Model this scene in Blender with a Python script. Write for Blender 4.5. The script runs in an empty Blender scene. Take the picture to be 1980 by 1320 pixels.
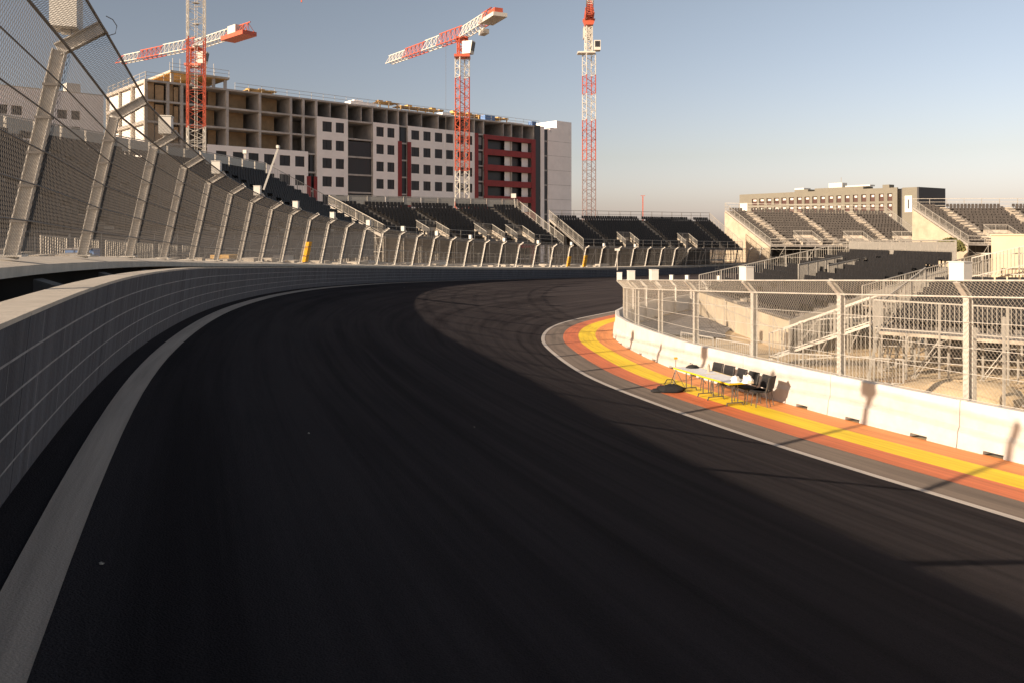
import bpy, math, random
from mathutils import Vector, Matrix
random.seed(7)
V = Vector
scene = bpy.context.scene
# ------------------------------------------------------------------ camera, light
cam_d = bpy.data.cameras.new("camera"); cam = bpy.data.objects.new("camera", cam_d)
scene.collection.objects.link(cam); scene.camera = cam
cam.location = (0, 0, 0); cam.rotation_euler = (math.radians(90), 0, 0)
cam_d.sensor_width = 36; cam_d.lens = 29.09; cam_d.shift_y = -0.106
cam_d.clip_start = 0.05; cam_d.clip_end = 6000
SUN_AZ = math.radians(233.0); SUN_EL = math.radians(20.0)     # azimuth clockwise from +Y
world = bpy.data.worlds.new("World"); scene.world = world; world.use_nodes = True
nt = world.node_tree; bg = nt.nodes['Background']
sky = nt.nodes.new('ShaderNodeTexSky'); sky.sky_type = 'NISHITA'; sky.sun_disc = False
sky.sun_elevation = SUN_EL; sky.sun_rotation = SUN_AZ
sky.air_density = 1.0; sky.dust_density = 1.6; sky.ozone_density = 1.0
# dusty summer horizon: the sky gets paler and warmer towards the horizon and away from the sun side
wtc = nt.nodes.new('ShaderNodeTexCoord'); sx = nt.nodes.new('ShaderNodeSeparateXYZ'); nt.links.new(wtc.outputs['Generated'], sx.inputs[0])
rz = nt.nodes.new('ShaderNodeValToRGB'); nt.links.new(sx.outputs[2], rz.inputs[0])
e = rz.color_ramp.elements; e[0].position = 0.0; e[0].color = (1.25, 1.10, 1.38, 1); e[1].position = .40; e[1].color = (1.13, .88, .70, 1)
e = rz.color_ramp.elements.new(.035); e.color = (1.01, .88, 1.05, 1)
e = rz.color_ramp.elements.new(.09); e.color = (.97, .80, .80, 1)
rx = nt.nodes.new('ShaderNodeMapRange'); rx.inputs[1].default_value = -.7; rx.inputs[2].default_value = .5; rx.inputs[3].default_value = .78; rx.inputs[4].default_value = 1.15
nt.links.new(sx.outputs[0], rx.inputs[0])
m1 = nt.nodes.new('ShaderNodeVectorMath'); m1.operation = 'MULTIPLY'; nt.links.new(sky.outputs[0], m1.inputs[0]); nt.links.new(rz.outputs[0], m1.inputs[1])
m2 = nt.nodes.new('ShaderNodeVectorMath'); m2.operation = 'SCALE'; nt.links.new(m1.outputs[0], m2.inputs[0]); nt.links.new(rx.outputs[0], m2.inputs['Scale'])
nt.links.new(m2.outputs[0], bg.inputs[0]); bg.inputs[1].default_value = 0.085
sd = bpy.data.lights.new("sun", 'SUN'); so = bpy.data.objects.new("sun", sd); scene.collection.objects.link(so)
sd.energy = 5.0; sd.angle = math.radians(0.5); sd.color = (1.0, 0.80, 0.60)
to_sun = V((math.sin(SUN_AZ)*math.cos(SUN_EL), math.cos(SUN_AZ)*math.cos(SUN_EL), math.sin(SUN_EL)))
so.rotation_euler = to_sun.to_track_quat('Z', 'Y').to_euler(); so.location = (-40, -30, 40)
scene.view_settings.view_transform = 'Standard'; scene.view_settings.look = 'None'
scene.view_settings.gamma = 1; scene.view_settings.exposure = 0.9

# ------------------------------------------------------------------ materials
def mat(name, col, rough=0.7, metal=0.0, var=0.0, scale=3.0, bump=0.0, bscale=60.0, col2=None, stretch=None, uv=False, thr=(0.35,0.65)):
    m = bpy.data.materials.new(name); m.use_nodes = True; n = m.node_tree.nodes; l = m.node_tree.links
    b = n['Principled BSDF']; b.inputs['Roughness'].default_value = rough; b.inputs['Metallic'].default_value = metal
    b.inputs['Base Color'].default_value = (*col, 1)
    tc = n.new('ShaderNodeTexCoord'); co = tc.outputs['UV' if uv else 'Object']
    if stretch:
        mp = n.new('ShaderNodeMapping'); mp.inputs['Scale'].default_value = stretch; l.new(co, mp.inputs[0]); co = mp.outputs[0]
    if var or col2:
        ns = n.new('ShaderNodeTexNoise'); ns.inputs['Scale'].default_value = scale; ns.inputs['Detail'].default_value = 8
        ns.inputs['Roughness'].default_value = .65
        l.new(co, ns.inputs['Vector'])
        rp = n.new('ShaderNodeValToRGB'); l.new(ns.outputs[0], rp.inputs[0])
        c2 = col2 or tuple(c*(1-var) for c in col); c1 = col if col2 else tuple(min(1, c*(1+var)) for c in col)
        rp.color_ramp.elements[0].color = (*c2, 1); rp.color_ramp.elements[1].color = (*c1, 1)
        rp.color_ramp.elements[0].position = thr[0]; rp.color_ramp.elements[1].position = thr[1]
        l.new(rp.outputs[0], b.inputs['Base Color'])
    if bump:
        n2 = n.new('ShaderNodeTexNoise'); n2.inputs['Scale'].default_value = bscale; n2.inputs['Detail'].default_value = 4
        l.new(tc.outputs['Object'], n2.inputs['Vector'])
        bp = n.new('ShaderNodeBump'); bp.inputs['Strength'].default_value = bump; bp.inputs['Distance'].default_value = 0.02
        l.new(n2.outputs[0], bp.inputs['Height']); l.new(bp.outputs[0], b.inputs['Normal'])
    return m
M = {}
M['conc'] = mat('concrete', (.44,.40,.34), .85, var=.18, scale=2.2, bump=.25, bscale=40)
M['conc_dark'] = mat('concrete_grey', (.30,.29,.28), .9, var=.2, scale=1.6, bump=.3, bscale=30)
M['white_conc'] = mat('white_concrete', (.55,.53,.50), .8, var=.09, scale=2.1, bump=.15, bscale=30)
M['coping'] = mat('coping_concrete', (.46,.42,.36), .85, var=.12, scale=3, bump=.2)
M['galv'] = mat('galvanised_steel', (.50,.48,.44), .55, .25, var=.16, scale=9)
M['alu'] = mat('dull_aluminium', (.40,.38,.34), .55, .3, var=.12, scale=6)
M['wire'] = mat('wire', (.17,.16,.15), .6, .3)
M['cable'] = mat('cable_steel', (.16,.15,.14), .5, .4, var=.2, scale=5)
M['box'] = mat('off_white_plastic', (.58,.57,.53), .45, var=.04, scale=4)
M['dark'] = mat('dark_opening', (.015,.016,.02), .35)
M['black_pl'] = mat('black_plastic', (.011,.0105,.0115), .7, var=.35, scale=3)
M['black_fab'] = mat('black_fabric', (.018,.018,.020), .85, var=.3, scale=20)
M['sand'] = mat('sand', (.70,.54,.33), .95, scale=.35, col2=(.42,.32,.20), bump=.8, bscale=5, thr=(.38,.6))
M['dirt'] = mat('dry_dirt', (.38,.29,.19), .95, scale=.45, col2=(.13,.10,.075), bump=.9, bscale=4, thr=(.38,.6))
M['red_cr'] = mat('crane_red', (.46,.095,.05), .45, var=.12, scale=2)
M['white_cr'] = mat('crane_white', (.55,.53,.48), .5, var=.06, scale=2)
M['red_clad'] = mat('red_cladding', (.24,.022,.022), .6, var=.12, scale=.6)
M['white_clad'] = mat('white_render', (.88,.85,.83), .85, var=.05, scale=.5)
M['frame_conc'] = mat('raw_concrete', (.42,.40,.38), .9, var=.2, scale=.6, bump=.2, bscale=6)
M['tan_board'] = mat('formwork_board', (.42,.29,.17), .85, var=.25, scale=.5)
M['wood'] = mat('yellow_formwork', (.52,.33,.12), .8, var=.25, scale=.7)
M['ochre'] = mat('ochre_cladding', (.17,.16,.13), .85, var=.06, scale=.5)
M['dark_clad'] = mat('dark_cladding', (.030,.030,.034), .6, var=.2, scale=2, stretch=(8,8,.2))
M['glass'] = mat('window_glass', (.022,.022,.026), .45)
M['yellow'] = mat('yellow_foam', (.72,.36,.01), .6, var=.1, scale=3)
M['steps'] = mat('stair_tread', (.34,.30,.245), .7, var=.3, scale=2)
M['deck'] = mat('stand_deck', (.13,.12,.11), .8, var=.3, scale=.8)
M['table'] = mat('white_table_top', (.80,.80,.80), .4)
M['bag'] = mat('white_plastic_bag', (.85,.83,.78), .4)
M['cream'] = mat('cream_sheet', (.50,.42,.29), .7, var=.05, scale=.8)
M['skirt'] = mat('pale_skirt_sheet', (.42,.36,.27), .8, var=.15, scale=.7)
M['blue'] = mat('blue_tarp', (.10,.20,.42), .6)
M['bush'] = mat('dry_shrub', (.10,.10,.03), .9, var=.4, scale=4)

def track_material():
    m = bpy.data.materials.new('track_asphalt'); m.use_nodes = True; n = m.node_tree.nodes; l = m.node_tree.links
    b = n['Principled BSDF']; b.inputs['Roughness'].default_value = .88
    b.inputs['Specular IOR Level'].default_value = .02; b.inputs['Diffuse Roughness'].default_value = 1.0
    tc = n.new('ShaderNodeTexCoord')
    # long streaks along the driving direction (tyre rubber, paver lanes)
    mp = n.new('ShaderNodeMapping'); mp.inputs['Scale'].default_value = (.035, 1.5, 1); l.new(tc.outputs['UV'], mp.inputs[0])
    n1 = n.new('ShaderNodeTexNoise'); n1.inputs['Scale'].default_value = 1.0; n1.inputs['Detail'].default_value = 6; n1.inputs['Roughness'].default_value=.7
    n1.inputs['Distortion'].default_value = .3; l.new(mp.outputs[0], n1.inputs['Vector'])
    r1 = n.new('ShaderNodeValToRGB'); l.new(n1.outputs[0], r1.inputs[0])
    r1.color_ramp.elements[0].color = (.0205,.0188,.0205,1); r1.color_ramp.elements[0].position = .36
    r1.color_ramp.elements[1].color = (.037,.0342,.0362,1); r1.color_ramp.elements[1].position = .60
    n2 = n.new('ShaderNodeTexNoise'); n2.inputs['Scale'].default_value = 90; n2.inputs['Detail'].default_value = 3; l.new(tc.outputs['Object'], n2.inputs['Vector'])
    r2 = n.new('ShaderNodeValToRGB'); l.new(n2.outputs[0], r2.inputs[0])
    r2.color_ramp.elements[0].color = (.42,.42,.43,1); r2.color_ramp.elements[1].color = (1.55,1.5,1.46,1)
    mx = n.new('ShaderNodeMix'); mx.data_type = 'RGBA'; mx.blend_type = 'MULTIPLY'; mx.inputs[0].default_value = 1
    l.new(r1.outputs[0], mx.inputs[6]); l.new(r2.outputs[0], mx.inputs[7])
    n3 = n.new('ShaderNodeTexNoise'); n3.inputs['Scale'].default_value = .25; l.new(tc.outputs['Object'], n3.inputs['Vector'])
    r3 = n.new('ShaderNodeValToRGB'); l.new(n3.outputs[0], r3.inputs[0])
    r3.color_ramp.elements[0].color = (.75,.75,.8,1); r3.color_ramp.elements[1].color = (1.15,1.12,1.1,1)
    mx2 = n.new('ShaderNodeMix'); mx2.data_type = 'RGBA'; mx2.blend_type = 'MULTIPLY'; mx2.inputs[0].default_value = 1
    l.new(mx.outputs[2], mx2.inputs[6]); l.new(r3.outputs[0], mx2.inputs[7]); l.new(mx2.outputs[2], b.inputs['Base Color'])
    bp = n.new('ShaderNodeBump'); bp.inputs['Strength'].default_value = 1.0; bp.inputs['Distance'].default_value = .012
    l.new(n2.outputs[0], bp.inputs['Height']); l.new(bp.outputs[0], b.inputs['Normal'])
    return m
M['track'] = track_material()
def paint(name, c, v=.16):
    return mat(name, c, .65, var=v, scale=1.2, bump=.3, bscale=90, uv=True, stretch=(.25, 6, 1))
M['p_white'] = paint('white_paint', (.48,.43,.38)); M['p_red'] = paint('red_orange_paint', (.62,.17,.065))
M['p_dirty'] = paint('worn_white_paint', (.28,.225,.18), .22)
M['p_yel'] = paint('yellow_paint', (.86,.60,.02)); M['p_or'] = paint('orange_paint', (.70,.27,.085))

def wall_material():
    m = bpy.data.materials.new('ribbed_wall_concrete'); m.use_nodes = True; n = m.node_tree.nodes; l = m.node_tree.links
    b = n['Principled BSDF']; b.inputs['Roughness'].default_value = .8
    tc = n.new('ShaderNodeTexCoord')
    mp = n.new('ShaderNodeMapping'); mp.inputs['Scale'].default_value = (5, .5, 1); l.new(tc.outputs['UV'], mp.inputs[0])
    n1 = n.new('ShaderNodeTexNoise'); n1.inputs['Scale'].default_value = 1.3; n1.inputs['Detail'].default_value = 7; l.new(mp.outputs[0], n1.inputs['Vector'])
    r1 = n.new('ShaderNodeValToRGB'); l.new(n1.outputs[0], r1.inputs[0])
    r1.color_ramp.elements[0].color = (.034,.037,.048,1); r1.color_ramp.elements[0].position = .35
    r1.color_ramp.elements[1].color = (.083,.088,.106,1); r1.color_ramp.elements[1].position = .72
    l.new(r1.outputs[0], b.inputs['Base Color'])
    n2 = n.new('ShaderNodeTexNoise'); n2.inputs['Scale'].default_value = 30; l.new(tc.outputs['Object'], n2.inputs['Vector'])
    bp = n.new('ShaderNodeBump'); bp.inputs['Strength'].default_value = .3; bp.inputs['Distance'].default_value = .02
    l.new(n2.outputs[0], bp.inputs['Height']); l.new(bp.outputs[0], b.inputs['Normal'])
    return m
M['wall'] = wall_material(); M['wall_dark'] = mat('gap_shaded_concrete', (.12,.115,.11), .9, var=.3, scale=3)  # buttress concrete coloured darker for the shade inside the gap
M['rib'] = mat('wall_joint_mortar', (.27,.27,.275), .85, var=.25, scale=4)

# ------------------------------------------------------------------ mesh helpers
C = scene.collection
class MB:
    def __init__(s): s.v = []; s.f = []; s.uv = {}
    def quad(s, a, b, c, d, uv=None):
        i = len(s.v); s.v += [tuple(a), tuple(b), tuple(c), tuple(d)]; s.f.append((i, i+1, i+2, i+3))
        if uv: s.uv[len(s.f)-1] = uv
    def tri(s, a, b, c):
        i = len(s.v); s.v += [tuple(a), tuple(b), tuple(c)]; s.f.append((i, i+1, i+2))
    def hexa(s, p):   # 8 points: bottom 0-3, top 4-7
        i = len(s.v); s.v += [tuple(q) for q in p]
        s.f += [(i,i+3,i+2,i+1),(i+4,i+5,i+6,i+7),(i,i+1,i+5,i+4),(i+1,i+2,i+6,i+5),(i+2,i+3,i+7,i+6),(i+3,i,i+4,i+7)]
    def box(s, c, ax, ay, az):   # centre, half-axis vectors
        c = V(c); ax = V(ax); ay = V(ay); az = V(az)
        s.hexa([c-ax-ay-az, c+ax-ay-az, c+ax+ay-az, c-ax+ay-az, c-ax-ay+az, c+ax-ay+az, c+ax+ay+az, c-ax+ay+az])
    def bar(s, p, q, w, h=None, up=None):
        p = V(p); q = V(q); d = q-p
        if d.length < 1e-5: return
        h = h or w; d.normalize(); u = V(up) if up else (V((0,0,1)) if abs(d.z) < .95 else V((1,0,0)))
        x = d.cross(u).normalized(); y = x.cross(d)
        x = x*w/2; y = y*h/2
        s.hexa([p-x-y, p+x-y, p+x+y, p-x+y, q-x-y, q+x-y, q+x+y, q-x+y])
    def wire(s, p, q, r):   # 3-sided thin wire
        p = V(p); q = V(q); d = (q-p)
        if d.length < 1e-4: return
        d.normalize(); u = V((0,0,1)) if abs(d.z) < .9 else V((1,0,0))
        x = d.cross(u).normalized(); y = x.cross(d)
        i = len(s.v)
        for P_ in (p, q):
            for a in (0, 2.094, 4.188): s.v.append(tuple(P_ + x*r*math.cos(a) + y*r*math.sin(a)))
        s.f += [(i,i+1,i+4,i+3),(i+1,i+2,i+5,i+4),(i+2,i,i+3,i+5)]
    def tube(s, pts, r, n=8):
        pts = [V(p) for p in pts]; rings = []
        for k, p in enumerate(pts):
            d = (pts[min(k+1, len(pts)-1)]-pts[max(k-1, 0)]).normalized(); u = V((0,0,1)) if abs(d.z) < .9 else V((1,0,0))
            x = d.cross(u).normalized(); y = x.cross(d); i = len(s.v)
            s.v += [tuple(p + x*r*math.cos(6.2832*j/n) + y*r*math.sin(6.2832*j/n)) for j in range(n)]; rings.append(i)
        for a, b in zip(rings, rings[1:]):
            for j in range(n): s.f.append((a+j, a+(j+1) % n, b+(j+1) % n, b+j))
        s.f.append(tuple(rings[0]+j for j in range(n))[::-1]); s.f.append(tuple(rings[-1]+j for j in range(n)))
    def blob(s, c, rx, ry, rz, n=10, rough=.2, seed=0, flat=True):
        rnd = random.Random(seed); i0 = len(s.v); m = n//2; c = V(c)
        for a in range(m+1):
            ph = math.pi*a/m
            for b in range(n):
                th = 2*math.pi*b/n; k = 1+rnd.uniform(-rough, rough)
                z = math.cos(ph)*rz*k
                if flat and z < 0: z *= .15
                s.v.append((c.x+math.sin(ph)*math.cos(th)*rx*k, c.y+math.sin(ph)*math.sin(th)*ry*k, c.z+z))
        for a in range(m):
            for b in range(n): s.f.append((i0+a*n+b, i0+a*n+(b+1) % n, i0+(a+1)*n+(b+1) % n, i0+(a+1)*n+b))
    def mesh(s, name, m):
        me = bpy.data.meshes.new(name); me.from_pydata(s.v, [], s.f); me.materials.append(m)
        if s.uv:
            ul = me.uv_layers.new(name='UVMap')
            for fi, uvs in s.uv.items():
                pl = me.polygons[fi]
                for k, li in enumerate(pl.loop_indices): ul.data[li].uv = uvs[k]
        me.update(); return me
    def build(s, name, m, parent=None, smooth=False):
        me = s.mesh(name, m); o = bpy.data.objects.new(name, me); C.objects.link(o)
        if smooth:
            for p in me.polygons: p.use_smooth = True
        if parent is not None:
            o.parent = parent; o.matrix_parent_inverse = Matrix.Translation(-parent.location)
            if parent.rotation_euler.z: o.matrix_parent_inverse = parent_matrix(parent).inverted()
        return o
def parent_matrix(p): return Matrix.Translation(p.location) @ Matrix.Rotation(p.rotation_euler.z, 4, 'Z')
def tag(o, label=None, cat=None, group=None, kind=None):
    if label: o['label'] = label
    if cat: o['category'] = cat
    if group: o['group'] = group
    if kind: o['kind'] = kind
    return o
def thing(name, label, cat, loc=(0,0,0), group=None, rz=0):
    o = bpy.data.objects.new(name, None); C.objects.link(o); o.location = loc; o.rotation_euler = (0,0,rz)
    o.empty_display_size = .3
    return tag(o, label, cat, group)
def P(x, y, Y): return V(((x-990)/1600*Y, Y, (450-y)/1600*Y))      # a measured sight line and its distance
ORD = ['first','second','third','fourth','fifth','sixth','seventh','eighth','ninth','tenth','eleventh','twelfth','thirteenth','fourteenth','fifteenth','sixteenth','seventeenth','eighteenth','nineteenth','twentieth','twenty-first','twenty-second','twenty-third','twenty-fourth','twenty-fifth','twenty-sixth','twenty-seventh','twenty-eighth']

# ------------------------------------------------------------------ track curves
def spline(ctrl, step=.5):
    pts = [V(c) for c in ctrl]; out = []
    for i in range(len(pts)-1):
        p0 = pts[max(i-1, 0)]; p1 = pts[i]; p2 = pts[i+1]; p3 = pts[min(i+2, len(pts)-1)]
        n = max(2, int((p2-p1).length/step))
        for k in range(n):
            t = k/n; t2 = t*t; t3 = t2*t
            out.append(.5*((2*p1)+(p2-p0)*t+(2*p0-5*p1+4*p2-p3)*t2+(3*p1-p0-3*p2+p3)*t3))
    out.append(pts[-1]); return out
def smooth_pts(pts, it=6):
    for _ in range(it):
        pts = [pts[0]] + [(pts[i-1]+pts[i]*2+pts[i+1])/4 for i in range(1, len(pts)-1)] + [pts[-1]]
    return pts
FENCE_X = [20,150,240,310,365,412,455,500,540,579,617,655,692,727,762,796,830,863,897,931,964,998,1032,1065,1098,1130,1163]
def survey(Y0, L):      # posts stand 4.1 m apart; walk from sight line to sight line
    out = [V(((FENCE_X[0]-990)/1600*Y0, Y0, 0))]
    for x in FENCE_X[1:]:
        k = (x-990)/1600; X, Y = out[-1].x, out[-1].y; a = 1+k*k; b_ = -2*(k*X+Y); c = X*X+Y*Y-L*L; D = max(0, b_*b_-4*a*c)
        Y = (-b_+math.sqrt(D))/(2*a); out.append(V((k*Y, Y, 0)))
    return out
def interp(x, tab):
    for (a, va), (c, vc) in zip(tab, tab[1:]):
        if x <= c: return va+(vc-va)*(x-a)/(c-a)
    return tab[-1][1]
WALL_FOOT = [(100,850),(250,682),(325,634),(400,596),(500,570),(600,556),(700,548.5),(800,544.5),(900,542),(1000,540),(1180,536)]
fence_pts = survey(10.5, 4.1)
for _ in range(3): fence_pts = [fence_pts[0]]+[(fence_pts[i-1]+fence_pts[i]*2+fence_pts[i+1])/4 for i in range(1, len(fence_pts)-1)]+[fence_pts[-1]]
ctrl = [(9,-26,-1.3),(4.5,-14,-1.35),(.6,-4,-1.42),(-2.9,4.7,-1.53)]
for i in range(0, len(fence_pts), 2):
    a = fence_pts[max(i-1, 0)]; c = fence_pts[min(i+1, len(fence_pts)-1)]; t = (c-a).normalized(); p = fence_pts[i]+V((t.y,-t.x,0))*1.35
    x_ = 990+1600*p.x/p.y; ctrl.append((p.x, p.y, -(interp(x_, WALL_FOOT)-450)*p.y/1600))
ctrl += [(36,137,-6.6),(72,172,-7.0),(115,212,-7.2)]
OUT = smooth_pts(spline(ctrl), 30)
INN = smooth_pts(spline([(27,-17,-5.0),(20.5,-6,-5.0),(16,1.5,-5.02),(12.4,8,-5.06),(9.05,14.6,-5.1),(6.3,19.8,-5.1),(4.1,25.3,-5.14),(2.6,30.2,-5.2),(1.72,36.7,-5.28),
    (1.45,42,-5.4),(2.6,50,-5.55),(6.6,60,-5.85),(12,70,-6.1),(22,85,-6.5),(37,105,-6.9),(64,136,-7.1),(103,176,-7.2)]), 30)
def frames(pts):
    out = []; s = 0
    for i, p in enumerate(pts):
        a = pts[max(i-1, 0)]; b = pts[min(i+1, len(pts)-1)]; t = (b-a); t.z = 0; t.normalize()
        if i: s += (p-pts[i-1]).length
        out.append((p, V((t.y, -t.x, 0)), t, s))      # point, normal to the right (infield), tangent, arc length
    return out
FO = frames(OUT); FI = frames(INN)
def at_s(F, s):
    lo, hi = 0, len(F)-1
    while hi-lo > 1:
        m = (lo+hi)//2
        if F[m][3] <= s: lo = m
        else: hi = m
    a, b = F[lo], F[hi]; k = (s-a[3])/max(1e-6, b[3]-a[3])
    n = (a[1]*(1-k)+b[1]*k).normalized(); t = (a[2]*(1-k)+b[2]*k).normalized()
    return a[0].lerp(b[0], k), n, t
def s_of_y(F, y): return min(F, key=lambda f: abs(f[0].y-y))[3]
Z = V((0,0,1))
# rows across the banked track, matched outer -> nearest inner
rows = []; j = 0
for (p, n, t, s) in FO[::2]:
    while j+1 < len(FI) and (FI[j+1][0]-p).xy.length <= (FI[j][0]-p).xy.length: j += 1
    rows.append((p, FI[j][0], s))
tb = MB(); NV = 14
for (o0, i0, s0), (o1, i1, s1) in zip(rows, rows[1:]):
    for k in range(NV):
        a, b = k/NV, (k+1)/NV
        tb.quad(o0.lerp(i0, a), o0.lerp(i0, b), o1.lerp(i1, b), o1.lerp(i1, a), [(s0, a*15), (s0, b*15), (s1, b*15), (s1, a*15)])
tag(tb.build('road', M['track'], smooth=False), kind='structure')
def strip(F, o0, o1, dz, m, name, bank=0, step=2, base=None):
    b = MB(); FF = F[::step]
    for (p, n, t, s), (q, n2, t2, s2) in zip(FF, FF[1:]):
        def pt(pp, nn, o): return pp+nn*o+Z*(dz+bank*o)
        b.quad(pt(p,n,o0), pt(p,n,o1), pt(q,n2,o1), pt(q,n2,o0), [(s,o0),(s,o1),(s2,o1),(s2,o0)])
    return b.build(name, m)
M['runoff'] = mat('run_off_asphalt', (.085,.068,.057), .9, var=.25, scale=1.2, bump=.3, bscale=90, uv=True, stretch=(.12,4,1)); M['runoff'].node_tree.nodes['Principled BSDF'].inputs['Diffuse Roughness'].default_value = 1.0
tag(strip(FI, 0, 3.75, 0, M['runoff'], 'run_off'), kind='structure')
tag(strip(FI, -.02, .15, .006, M['p_white'], 'edge_line_marking'), kind='structure')
tag(strip(FI, 1.1, 1.9, .005, M['p_red'], 'red_stripe_marking'), kind='structure')
tag(strip(FI, 1.9, 2.8, .005, M['p_yel'], 'yellow_stripe_marking'), kind='structure')
tag(strip(FI, 2.8, 3.72, .005, M['p_or'], 'orange_stripe_marking'), kind='structure')
# outer line follows the bank between wall base and the inner edge
b = MB()
def bankpt(r, d):
    o, i, s = r; k = d/(i-o).length; return o.lerp(i, k)+Z*.008
for r0, r1 in zip(rows, rows[1:]):
    b.quad(bankpt(r0,.225), bankpt(r0,.455), bankpt(r1,.455), bankpt(r1,.225), [(r0[2],0),(r0[2],.3),(r1[2],.3),(r1[2],0)])
tag(b.build('outer_line_marking', M['p_dirty']), kind='structure')

# ------------------------------------------------------------------ terrain
WALL_H = 1.1
g = MB(); R = 3000
g.quad((-R,-R,-7.6), (R,-R,-7.6), (R,R,-7.6), (-R,R,-7.6))
tag(g.build('ground', M['dirt']), kind='structure')
b = MB(); FF = FO[::3]
offs = [(-1.75,.21),(-4,.15),(-9,.1),(-17,.0),(-26,-1.5),(-45,-5)]
def terr(f, o):
    p, n, t, s = f; z = p.z+WALL_H+o[1]
    z += .12*math.sin(p.y*.9+o[0]*1.7)*(o[0] < -3)
    return V((p.x, p.y, 0))+n*o[0]+Z*max(z, -7.55)
for f0, f1 in zip(FF, FF[1:]):
    for o0, o1 in zip(offs, offs[1:]): b.quad(terr(f0,o1), terr(f0,o0), terr(f1,o0), terr(f1,o1))
tag(b.build('embankment', M['dirt'], smooth=True), kind='structure')
b = MB(); FF = FI[::3]
def inf(f, o): p, n, t, s = f; return V((p.x, p.y, 0))+n*o[0]+Z*(p.z+o[1])
FF = [f for f in FF if f[0].y < 78]
ioffs = [(3.75,-.02),(4.5,-.12),(7,-.3+.0),(10,-.4),(14,-.55),(20,-.6),(30,-.7),(44,-.9)]
for f0, f1 in zip(FF, FF[1:]):
    for o0, o1 in zip(ioffs, ioffs[1:]): b.quad(inf(f0,o0), inf(f0,o1), inf(f1,o1), inf(f1,o0))
tag(b.build('infield_sand', M['sand'], smooth=True), kind='structure')

# ------------------------------------------------------------------ outer wall (panels + coping), support beam, catch fence
s_w0 = s_of_y(FO, -10); s_w1 = s_of_y(FO, 186)
wall = thing('concrete_wall', 'long curved grey blockwork wall in shade along the outside of the track', 'wall', at_s(FO, s_of_y(FO, 8))[0])
LEAN = .10
def wallpt(s, o, h):      # o: outwards from the face, h: up the leaning face
    p, n, t = at_s(FO, s); return p - n*o + (Z*.971+n*LEAN)*h
s = s_w0; k = 0
while s < s_w1:
    s2 = s+4.0; b = MB(); N = 4
    for i in range(N):
        a = s+.006+(3.988)*i/N; c = s+.006+3.988*(i+1)/N
        hs = [-.15, .0, 1.07]
        b.quad(wallpt(a,0,-.15), wallpt(c,0,-.15), wallpt(c,0,1.07), wallpt(a,0,1.07), [(a,-.15),(c,-.15),(c,1.07),(a,1.07)])
        b.quad(wallpt(c,.3,-.15), wallpt(a,.3,-.15), wallpt(a,.3,1.07), wallpt(c,.3,1.07), [(a,0),(c,0),(c,1),(a,1)])
    for e in (s+.006, s2-.006): b.quad(wallpt(e,0,-.15), wallpt(e,.3,-.15), wallpt(e,.3,1.07), wallpt(e,0,1.07), [(0,0),(.3,0),(.3,1),(0,1)])
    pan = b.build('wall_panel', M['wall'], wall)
    b = MB()
    for hh in (.21, .43, .65, .86):
        for i in range(N):
            a = s+4.0*i/N; c = s+4.0*(i+1)/N; w = .0075
            b.quad(wallpt(a,-.003,hh-w), wallpt(c,-.003,hh-w), wallpt(c,-.003,hh+w), wallpt(a,-.003,hh+w))
    for ci, (h0, h1) in enumerate(((0,.21),(.21,.43),(.43,.65),(.65,.86),(.86,1.07))):
        for q_ in range(2):
            a = s+(.5+q_*2+(1.0 if ci % 2 else 0)); b.quad(wallpt(a-.004,-.003,h0+.012), wallpt(a+.004,-.003,h0+.012), wallpt(a+.004,-.003,h1-.012), wallpt(a-.004,-.003,h1-.012))
    b.build('mortar_joint', M['rib'], pan)
    b = MB()
    for i in range(N):
        a = s+.004+3.992*i/N; c = s+.004+3.992*(i+1)/N
        b.hexa([wallpt(a,-.004,1.07), wallpt(c,-.004,1.07), wallpt(c,.34,1.07), wallpt(a,.34,1.07),
                wallpt(a,-.004,1.10), wallpt(c,-.004,1.10), wallpt(c,.34,1.10), wallpt(a,.34,1.10)])
    b.build('coping', M['coping'], wall)
    s = s2; k += 1

beam = thing('concrete_beam', 'pale concrete foundation beam carrying the outer catch fence behind the wall', 'foundation', at_s(FO, s_of_y(FO, 12))[0])
def bp_(s, o, z): p, n, t = at_s(FO, s); return V((p.x,p.y,0))-n*o+Z*(p.z+WALL_H+z)
b = MB(); s = s_w0
while s < s_w1:
    a, c = s, s+2
    b.hexa([bp_(a,.98,.0), bp_(c,.98,.0), bp_(c,1.75,.06), bp_(a,1.75,.06), bp_(a,.98,.12), bp_(c,.98,.12), bp_(c,1.75,.22), bp_(a,1.75,.22)]); s += 2
b.build('beam', M['coping'], beam)
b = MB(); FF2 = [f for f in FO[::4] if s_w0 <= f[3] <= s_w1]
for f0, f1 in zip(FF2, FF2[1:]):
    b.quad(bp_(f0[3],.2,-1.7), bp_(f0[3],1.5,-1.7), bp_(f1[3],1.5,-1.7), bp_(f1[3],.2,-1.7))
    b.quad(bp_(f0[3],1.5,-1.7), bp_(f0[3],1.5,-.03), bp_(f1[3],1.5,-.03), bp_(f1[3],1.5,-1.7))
M['gap_shade'] = mat('shade_dark_soil', (.018,.015,.013), .95); b.build('gutter_floor', M['gap_shade'], beam)  # deep shade of the gap put into a near-black floor and back wall colour
POST_S0 = None
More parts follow.
